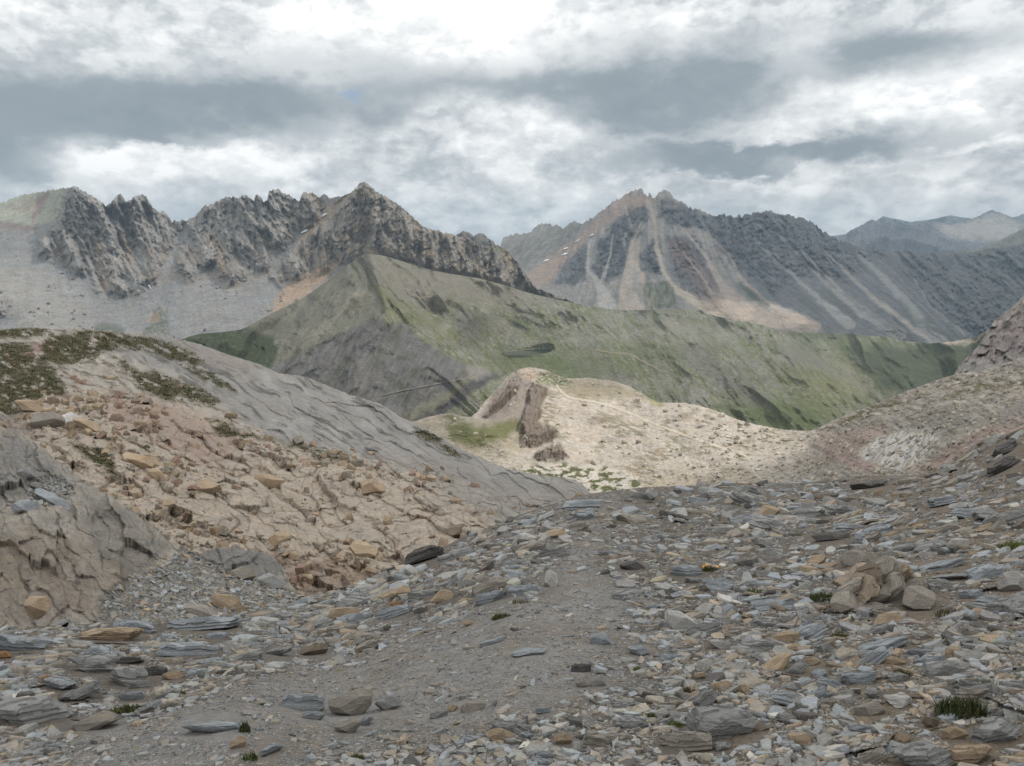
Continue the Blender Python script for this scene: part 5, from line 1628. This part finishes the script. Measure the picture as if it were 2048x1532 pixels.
PAL = [(G_, .40), (BG, .24), (WG, .24), (PALE, .02), (DG, .05), ((.33, .285, .225), .04)]
u, v = spots(150000)
fine = gr_fine(u, v)
w = (4.0 + 8.5 * rng.random(len(u)) ** 2.2) * (1 - .25 * fine)
cg = pick(len(u), 12, PAL, np.clip(sstep(u + .3 * (v - 1200), 1300, 1750) * .09 * (.5 + fbm(u / 90, v / 50, 3, 14)) * 1.6, 0, .5)) * (.95 - .05 * fine)[:, None]
us, vs, ws, cs = [u], [v], [w], [cg]
u, v = spots(43000)
fine = gr_fine(u, v)
ok = rng.random(len(u)) > .2 + .70 * sstep(fine, .2, .8) - .35 * sstep(fbm(u / 120, v / 60, 4, 15), -.1, .3)
u, v, fine = u[ok], v[ok], fine[ok]
w = (11 + 52 * rng.random(len(u)) ** 3.2) * (1 - .4 * fine) * np.where(v < 1130, .85, 1)
us.append(u); vs.append(v); ws.append(w)
cs.append(pick(len(u), 16, PAL, np.clip(sstep(u + .3 * (v - 1200), 1300, 1750) * .09 * (.5 + fbm(u / 90, v / 50, 3, 14)) * 1.6, 0, .5)))
u, v, w, cols = [np.concatenate(q) for q in (us, vs, ws, cs)]
clear = np.ones(len(u), bool)
for _, hx, hy, hw, hh, _, _ in HERO:      # nothing lies on top of the big stones
    clear &= ((u - hx) / (hw * .55 + w * .35)) ** 2 + ((v - hy - hh * .12) / (hh * .5 + w * .12)) ** 2 > 1
u, v, w, cols = u[clear], v[clear], w[clear], cols[clear]
scatter('gravel', GR, u, v, w, True, cols, M_GRAVEL, 13, 'loose slate chips and gravel covering the foreground slope', 'gravel', tilt=.2, asp=(.35, .85), thick=(.10, .30), lean=.0)

# rubble below the left cliff
N = 15000
u = rng.uniform(-160, 640, N); v = rng.uniform(900, 1275, N)
z = nc_masks(u, v)
ok = (z > .45) & (v > np.interp(u, [p[0] for p in NC_CREST], [p[1] for p in NC_CREST]) + 2)
u, v = u[ok], v[ok]
scatter('rubble', NC, u, v, 7 + 17 * rng.random(len(u)) ** 3, True, pick(len(u), 21, [(G_, .4), (BG, .2), (WG, .3), (TAN, .04)]), M_GRAVEL, 23, 'grey slate rubble heaped below the left cliff', 'rubble', tilt=.35)

# tan rubble on the left hillside
N = 8000
u = rng.uniform(-120, 1180, N); v = rng.uniform(690, 1215, N)
slab_, tan_, turf_ = hs_masks(u, v)
dn = np.maximum.reduce([1 - sstep(poly_sd(u, v, p), -10, 30) for p in ([(420, 1130), (520, 1100), (640, 1100), (760, 1090), (760, 1150), (640, 1200), (520, 1180)], [(30, 790), (180, 780), (330, 830), (300, 880), (160, 900), (60, 870)], [(180, 860), (260, 900), (420, 950), (330, 960), (220, 920)],
                                                                     [(250, 960), (340, 1010), (440, 1060), (560, 1090), (420, 1110), (300, 1040)], [(480, 880), (700, 920), (900, 960), (860, 975), (620, 935)])])
dn = np.maximum(dn, .12 * (1 - slab_))
ok = (rng.random(len(u)) < dn * (1 - .6 * turf_)) & (v > np.interp(u, [p[0] for p in HS_CREST], [p[1] for p in HS_CREST]) + 6)
u, v = u[ok], v[ok]
scatter('rubble', HS, u, v, 4.5 + 24 * rng.random(len(u)) ** 4, False, pick(len(u), 31, [((.34, .275, .205), .6), ((.29, .215, .175), .2), ((.30, .27, .23), .2)]), M_RUBBLE, 33, 'tan and pink rubble strewn between the rock bulges of the left hillside', 'rubble', tilt=.4, asp=(.6, 1.0), thick=(.4, .8))

# pale stones on the sunlit hill and the slope at right
N = 16000
u = rng.uniform(860, 2150, N); v = rng.uniform(740, 975, N)
ok = (v > np.interp(u, [p[0] for p in PH_CREST], [p[1] for p in PH_CREST]) + 4) & (rng.random(N) < .05 + .9 * sstep(u + .6 * (v - 880), 1250, 1700))
u, v = u[ok], v[ok]
scatter('rubble', PH, u, v, 1.6 + 13 * rng.random(len(u)) ** 5, False, pick(len(u), 41, [((.40, .37, .32), .7), ((.32, .29, .25), .3)]), terrain_mat('pale_rubble', .25, .6, .2), 43, 'pale stones dotted over the sandy hill and the slope at right', 'rubble', tilt=.35, asp=(.6, 1.0), thick=(.3, .7))

# fallen blocks on the scree of the left range
N = 2600
u = rng.uniform(-100, 620, N); v = rng.uniform(470, 690, N)
ok = lr_masks(u, v) < .2
cl = fbm(u / 60, v / 50, 4, 51) + .25 * (1 - sstep(np.abs(u - 180 - .2 * (v - 600)), 20, 110))
ok &= rng.random(N) < sstep(cl, -.05, .45) * .8
u, v = u[ok], v[ok]
scatter('rubble', LR, u, v, 1.6 + 7 * rng.random(len(u)) ** 5, False, pick(len(u), 51, [((.20, .20, .20), .6), ((.30, .29, .28), .4)]), M_BOULDER, 53, 'fallen blocks scattered on the pale scree of the left range', 'rubble', tilt=.4, asp=(.6, 1.0), thick=(.5, .9))

# ------------------------------------------------------------------ snow
sm = bpy.data.materials.new('old_snow'); sm.use_nodes = True
sb = sm.node_tree.nodes['Principled BSDF']; sb.inputs['Base Color'].default_value = (.78, .80, .82, 1); sb.inputs['Roughness'].default_value = .7
for lay, pts, label in [(LR, [(296, 570, 1), (300, 574, 3), (302, 578, 1.5)], 'small snow patch at the foot of the left rock tower'), (LR, [(602, 466, 1), (610, 462, 2.6), (616, 460, 1)], 'snow patch in the gully left of the brown peak'),
                        (LR, [(643, 433, 1), (648, 430, 3), (654, 428, 1)], 'snow patch high below the brown peak'), (RM, [(1086, 523, .8), (1092, 521, 2), (1098, 519, .8)], 'lowest snow streak on the red scree of the right mountain'),
                        (RM, [(1122, 511, .8), (1130, 508, 1.8), (1137, 506, .6)], 'second lowest snow streak on the red scree of the right mountain'), (RM, [(1126, 499, .6), (1131, 497, 1.6), (1136, 495, .6)], 'short snow streak between the two longer ones on the red scree'),
                        (RM, [(1150, 484, .6), (1156, 481, 1.6), (1160, 478, .6)], 'snow streak high on the red scree of the right mountain'), (RM, [(1178, 473, .6), (1184, 470, 1.6), (1188, 468, .6)], 'topmost snow streak on the red scree of the right mountain')]:
    p = np.array(pts, float)
    s = np.linspace(0, len(p) - 1, 9)
    u = np.interp(s, range(len(p)), p[:, 0]); v = np.interp(s, range(len(p)), p[:, 1]); wd = np.interp(s, range(len(p)), p[:, 2])
    rows = []
    for k, q in enumerate((-1, -.5, .5, 1)):
        rows.append(lay.at(u, v + wd * q * (1 + .3 * fbm(s * 2, s * 0 + k, 2, 5)), .004 if k in (1, 2) else .0015))
    Pn = np.array(rows); nn = Pn.shape[1]
    idx = np.arange(4 * nn).reshape(4, nn)
    q = np.stack([idx[:-1, :-1], idx[1:, :-1], idx[1:, 1:], idx[:-1, 1:]], -1).reshape(-1, 4)
    tag(mesh_from('snow_patch', Pn.reshape(-1, 3), q, sm), label, 'snow patch')


# ------------------------------------------------------------------ plants
def leaf_mat():
    m = bpy.data.materials.new('plant_leaf'); m.use_nodes = True
    g = NT(m.node_tree)
    at = g.n('ShaderNodeAttribute', attribute_name='Col')
    bs = g.n('ShaderNodeBsdfPrincipled'); g.link(at.outputs['Color'], bs.inputs['Base Color'])
    bs.inputs['Roughness'].default_value = .6; bs.inputs['Specular IOR Level'].default_value = .2
    o = g.n('ShaderNodeOutputMaterial'); g.link(bs.outputs[0], o.inputs[0])
    return m


M_LEAF = leaf_mat()


def blades(n, rad, height, width, spread, rng, colr, flat=1.0):
    """curved tapering blades in a clump, local coordinates"""
    th = rng.uniform(0, 2 * PI, n); r = rad * np.sqrt(rng.random(n))
    bx, by = r * np.cos(th), r * np.sin(th) * flat
    la = rng.uniform(0, 2 * PI, n); ln = spread * rng.uniform(.2, 1, n)
    h = height * rng.uniform(.5, 1.0, n) * (1 - .4 * (r / max(rad, 1e-6)) ** 2)
    fx, fy = rng.uniform(0, 2 * PI, n), 0
    px, py = np.cos(fx) * width / 2, np.sin(fx) * width / 2
    V = []; 
    for k, (f, wk) in enumerate(((0, 1), (.5, .85), (1.0, .12))):
        ox = np.cos(la) * ln * h * f ** 1.8; oy = np.sin(la) * ln * h * f ** 1.8
        zz = h * f - (.02 if k == 0 else 0)
        V.append(np.stack([bx + ox - px * wk, by + oy - py * wk, zz], -1)); V.append(np.stack([bx + ox + px * wk, by + oy + py * wk, zz], -1))
    V = np.stack(V, 1)
    base = np.arange(n)[:, None, None] * 6
    Fq = (np.array([[0, 1, 3, 2], [2, 3, 5, 4]])[None] + base).reshape(-1, 4)
    colr = np.where(rng.random(n)[:, None] < .22, np.array([[.15, .12, .065]]), np.asarray(colr)[None])
    c = np.repeat((colr * rng.uniform(.6, 1.35, n)[:, None] * (1 + rng.normal(0, .08, (n, 3))))[:, None], 6, 1)
    return V.reshape(-1, 3), Fq, c.reshape(-1, 3)


GREEN, DGREEN, LIME, DRY = (.085, .11, .038), (.05, .07, .026), (.17, .22, .065), (.13, .105, .055)
TUFT = [(1922, 1415, 112, 50, DGREEN, 220, 'large dark green cushion of grass in the right foreground'), (1985, 1372, 60, 26, GREEN, 90, 'grass tuft above the large dark cushion at right'), (1510, 1183, 40, 20, GREEN, 70, 'bright green tuft in the right rubble'), (1645, 1192, 56, 28, GREEN, 90, 'green tuft at the left foot of the tan outcrop'),
        (1276, 1337, 22, 14, LIME, 40, 'tiny lime green rosette at the edge of the track'), (1380, 1380, 30, 22, DRY, 60, 'brown grass tuft on the right rubble'), (1802, 1345, 36, 20, DGREEN, 60, 'small dark tuft behind the arched slab'), (1680, 1270, 40, 14, GREEN, 60, 'low green mat on the right rubble'),
        (490, 1453, 26, 34, DGREEN, 60, 'dark tuft at the right end of the broad flat slab'), (385, 1278, 26, 14, DGREEN, 50, 'dark green moss tuft above the smooth pale blue slab'), (255, 1420, 80, 22, GREEN, 110, 'spreading green plants left of the track'), (358, 1386, 30, 14, DRY, 50, 'rust brown moss tuft in the left rubble'),
        (500, 1512, 36, 24, GREEN, 50, 'thin grass tuft at the lower left of the track'), (715, 1514, 34, 20, GREEN, 60, 'green tuft cut by the bottom edge'), (1005, 1231, 44, 14, GREEN, 60, 'green leaves beside the blue slab on the upper track'), (1040, 1203, 34, 12, DRY, 50, 'olive tuft right of the blue slab on the upper track'),
        (650, 1252, 50, 14, GREEN, 60, 'green leaves at the upper left of the track'), (1302, 1430, 20, 16, GREEN, 40, 'small green tuft left of the large split slab'), (1350, 1448, 34, 18, LIME, 50, 'pale green leaves behind the large split slab'), (950, 1500, 24, 16, DRY, 40, 'dry tuft on the lower track'), (1225, 1075, 14, 10, GREEN, 30, 'small green tuft high on the track'),
        (2030, 1090, 60, 22, LIME, 90, 'yellow green plant cushion at the right edge'), (1890, 1225, 40, 30, DRY, 70, 'dry olive tuft right of the large rounded boulder'), (1300, 1004, 20, 8, GREEN, 30, 'thin grass at the foot of the pointed stone'), (5, 1370, 24, 20, DRY, 40, 'brown moss tuft at the left edge')]
prng = np.random.default_rng(77)
for x, y, w, h, c, n, label in TUFT:
    P, nn = GR.frame(x, y + h * .3)
    s = P[1] / F
    V, Fq, cc = blades(n * 2, w * s * .5, h * s * .9, max(w * s * .035, .004), .55, prng, c, .6)
    if c is LIME or 'leaves' in label or 'mat' in label or 'plants' in label:
        V2, F2, c2 = blades(n * 2, w * s * .5, h * s * .35, w * s * .09, .9, prng, c, .6)
        V, Fq, cc = np.concatenate([V, V2]), np.concatenate([Fq, F2 + len(V)]), np.concatenate([cc, c2])
    o = mesh_from('grass_tuft', V, Fq, M_LEAF, cc)
    o.location = Vector(P) - Vector(nn) * .0
    tag(o, label, 'plant')

# the orange flowers
P, nn = GR.frame(1420, 1142)
s = P[1] / F
fr = bpy.data.objects.new('alpine_flower', None); fr.location = P; COL.objects.link(fr)
tag(fr, 'clump of orange yellow alpine flowers among the slabs', 'flower')
V, Fq, cc = blades(110, 15 * s, 14 * s, 2.2 * s, .8, prng, GREEN, .6)
lo = mesh_from('leaves', V, Fq, M_LEAF, cc); lo.parent = fr
fm = bpy.data.materials.new('petal'); fm.use_nodes = True
fb = fm.node_tree.nodes['Principled BSDF']; fb.inputs['Base Color'].default_value = (.72, .33, .02, 1); fb.inputs['Roughness'].default_value = .6
bl = None
for k, (dx, dz) in enumerate([(-12, 6), (-6, 10), (0, 8), (4, 12), (8, 7), (13, 9), (-2, 4), (18, 6)]):
    if bl is None:
        bm = bmesh.new()
        for ring, (nr, rr, up) in enumerate(((9, 1.0, .15), (7, .6, .4))):
            for i in range(nr):
                a = 2 * PI * i / nr + ring * .3
                d = Vector((math.cos(a), math.sin(a), up)) * rr; sd = Vector((-math.sin(a), math.cos(a), 0)) * .3 * rr
                q = [bm.verts.new(p) for p in (Vector((0, 0, 0)), d * .6 + sd, d, d * .6 - sd)]
                bm.faces.new(q)
        me = bpy.data.meshes.new('blossom'); bm.to_mesh(me); bm.free(); me.materials.append(fm)
        b = bl = bpy.data.objects.new('blossom', me)
    else:
        b = bl.copy()
    COL.objects.link(b)
    b.parent = fr
    b.location = (dx * s, rs.uniform(-6, 6) * s, (dz + 3) * s)
    b.scale = [4.2 * s] * 3
    b.rotation_euler = (rs.uniform(.3, .9), rs.uniform(-.3, .3), rs.uniform(0, 6))

# turf on the left hillside
N = 26000
u = rng.uniform(-160, 1000, N); v = rng.uniform(660, 960, N)
_, _, tf = hs_masks(u, v)
ok = (tf > .45) & (v > np.interp(u, [p[0] for p in HS_CREST], [p[1] for p in HS_CREST]) + 2)
u, v = u[ok], v[ok]
P = HS.at(u, v)
VV, FF, CC = [], [], []
off = 0
for p in P:
    s = p[1] / F
    colr = (.058, .062, .026) if prng.random() < .7 else (.11, .088, .04)
    V, Fq, cc = blades(9, 7 * s, prng.uniform(2.5, 6) * s, 1.3 * s, .7, prng, colr, 1.0)
    VV.append(V + p - (0, 0, 1.0 * s)); FF.append(Fq + off); CC.append(cc); off += len(V)
tag(mesh_from('turf', np.concatenate(VV), np.concatenate(FF), M_LEAF, np.concatenate(CC)), 'dark olive turf growing over the top of the left hillside', 'turf', kind='stuff')

# ------------------------------------------------------------------ the overhead cloud deck (its gaps let the sun through) and the air
def gap(P, rx, ry, zc):
    k = (zc - P[2]) / sun_dir.z
    return P[0] + sun_dir.x * k, P[1] + sun_dir.y * k, rx, ry


ZC = 2600.0
gaps = [gap(PH.at(np.array([1300.]), np.array([872.]))[0], 125, 100, ZC), gap(RM.at(np.array([1510.]), np.array([632.]))[0], 190, 170, ZC)]
gx = np.arange(-6200, 6201, 45.0); gy = np.arange(-4200, 6400, 45.0)
GX, GY = np.meshgrid(gx, gy)
wx = GX + 40 * fbm(GX / 120, GY / 120, 4, 401); wy = GY + 40 * fbm(GX / 120 + 9, GY / 120, 4, 403)
th = np.minimum(1, sstep(6200 - np.abs(GX) + 500 * fbm(GX / 900, GY / 900, 3, 405), 0, 900)) * sstep(6200 - GY + 300 * fbm(GX / 700, GY / 700, 3, 407), 0, 700) * sstep(GY + 4100, 0, 900)
for cx, cyy, rx, ry in gaps:
    th = th * sstep(np.hypot((wx - cx) / rx, (wy - cyy) / ry), .95, 1.9)
lump = .6 + .5 * np.abs(fbm(GX / 420, GY / 420, 5, 409)) * 2
T = 170 * th * lump
bot = ZC - 40 * fbm(GX / 300, GY / 300, 4, 411) * th
R, Nn = GX.shape
Vb = np.stack([GX, GY, bot], -1).reshape(-1, 3); Vt = np.stack([GX, GY, bot + T], -1).reshape(-1, 3)
idx = np.arange(R * Nn).reshape(R, Nn)
okq = (np.maximum.reduce([T[:-1, :-1], T[1:, :-1], T[:-1, 1:], T[1:, 1:]]) > 3).ravel()
qt = np.stack([idx[:-1, :-1], idx[:-1, 1:], idx[1:, 1:], idx[1:, :-1]], -1).reshape(-1, 4)[okq]
qb = qt[:, ::-1] + R * Nn
cm = bpy.data.materials.new('cloud_vapour'); cm.use_nodes = True
g = NT(cm.node_tree)
tr = g.n('ShaderNodeBsdfTranslucent'); tr.inputs[0].default_value = (.97, .975, .98, 1)
tp = g.n('ShaderNodeBsdfTransparent')
at = g.n('ShaderNodeAttribute', attribute_name='Col')
sp_ = g.n('ShaderNodeSeparateColor'); g.link(at.outputs['Color'], sp_.inputs[0])
mx = g.n('ShaderNodeMixShader'); g.link(sp_.outputs[0], mx.inputs[0]); g.link(tr.outputs[0], mx.inputs[1]); g.link(tp.outputs[0], mx.inputs[2])
o_ = g.n('ShaderNodeOutputMaterial'); g.link(mx.outputs[0], o_.inputs[0])
kx, ky = sun_dir.x / sun_dir.z * ZC, sun_dir.y / sun_dir.z * ZC
thin = .30 + .42 * sstep(np.hypot(GX - kx, GY - ky) + 120 * fbm(GX / 300, GY / 300, 3, 421), 120, 520)
gxx, gyy = GX - kx, GY - ky      # what lies in its shadow
thin = thin - .34 * sstep(gyy, 2250, 2600) * sstep(gxx, 150, 500)
thin = np.clip(thin + .22 * fbm(GX / 500, GY / 500, 4, 423), .1, .85).reshape(-1, 1) * np.ones((1, 3))
tag(mesh_from('clouds', np.concatenate([Vt, Vb]), np.concatenate([qt, qb]), cm, np.concatenate([thin, thin])), 'broken cloud deck overhead that shades all but the sandy hill', 'cloud', kind='stuff')

zs = []
for ob in COL.objects:
    if ob.type == 'MESH' and ob.name != 'clouds':
        zs += [(ob.matrix_world @ Vector(c)) for c in ob.bound_box]
zlo, zhi = min(p.z for p in zs) - 1, max(p.z for p in zs) + 5
ymax = max(p.y for p in zs) + 50; xm = max(abs(p.x) for p in zs) + 50
bm = bmesh.new()
bmesh.ops.create_cube(bm, size=1)
for vv_ in bm.verts:
    vv_.co = Vector((vv_.co.x * 2 * xm, (vv_.co.y + .5) * (ymax + 300) - 300, (vv_.co.z + .5) * (zhi - zlo) + zlo))
me = bpy.data.meshes.new('haze'); bm.to_mesh(me); bm.free()
hm_ = bpy.data.materials.new('air'); hm_.use_nodes = True
g = NT(hm_.node_tree)
pv = g.n('ShaderNodeVolumePrincipled')
pv.inputs['Color'].default_value = (.62, .82, 1.0, 1)
pv.inputs['Density'].default_value = HAZE = .00009
pv.inputs['Anisotropy'].default_value = .2
o_ = g.n('ShaderNodeOutputMaterial'); g.link(pv.outputs[0], o_.inputs[1])
me.materials.append(hm_)
hz = bpy.data.objects.new('haze', me); COL.objects.link(hz)
tag(hz, 'thin blue mountain haze filling the air', 'haze', kind='stuff')
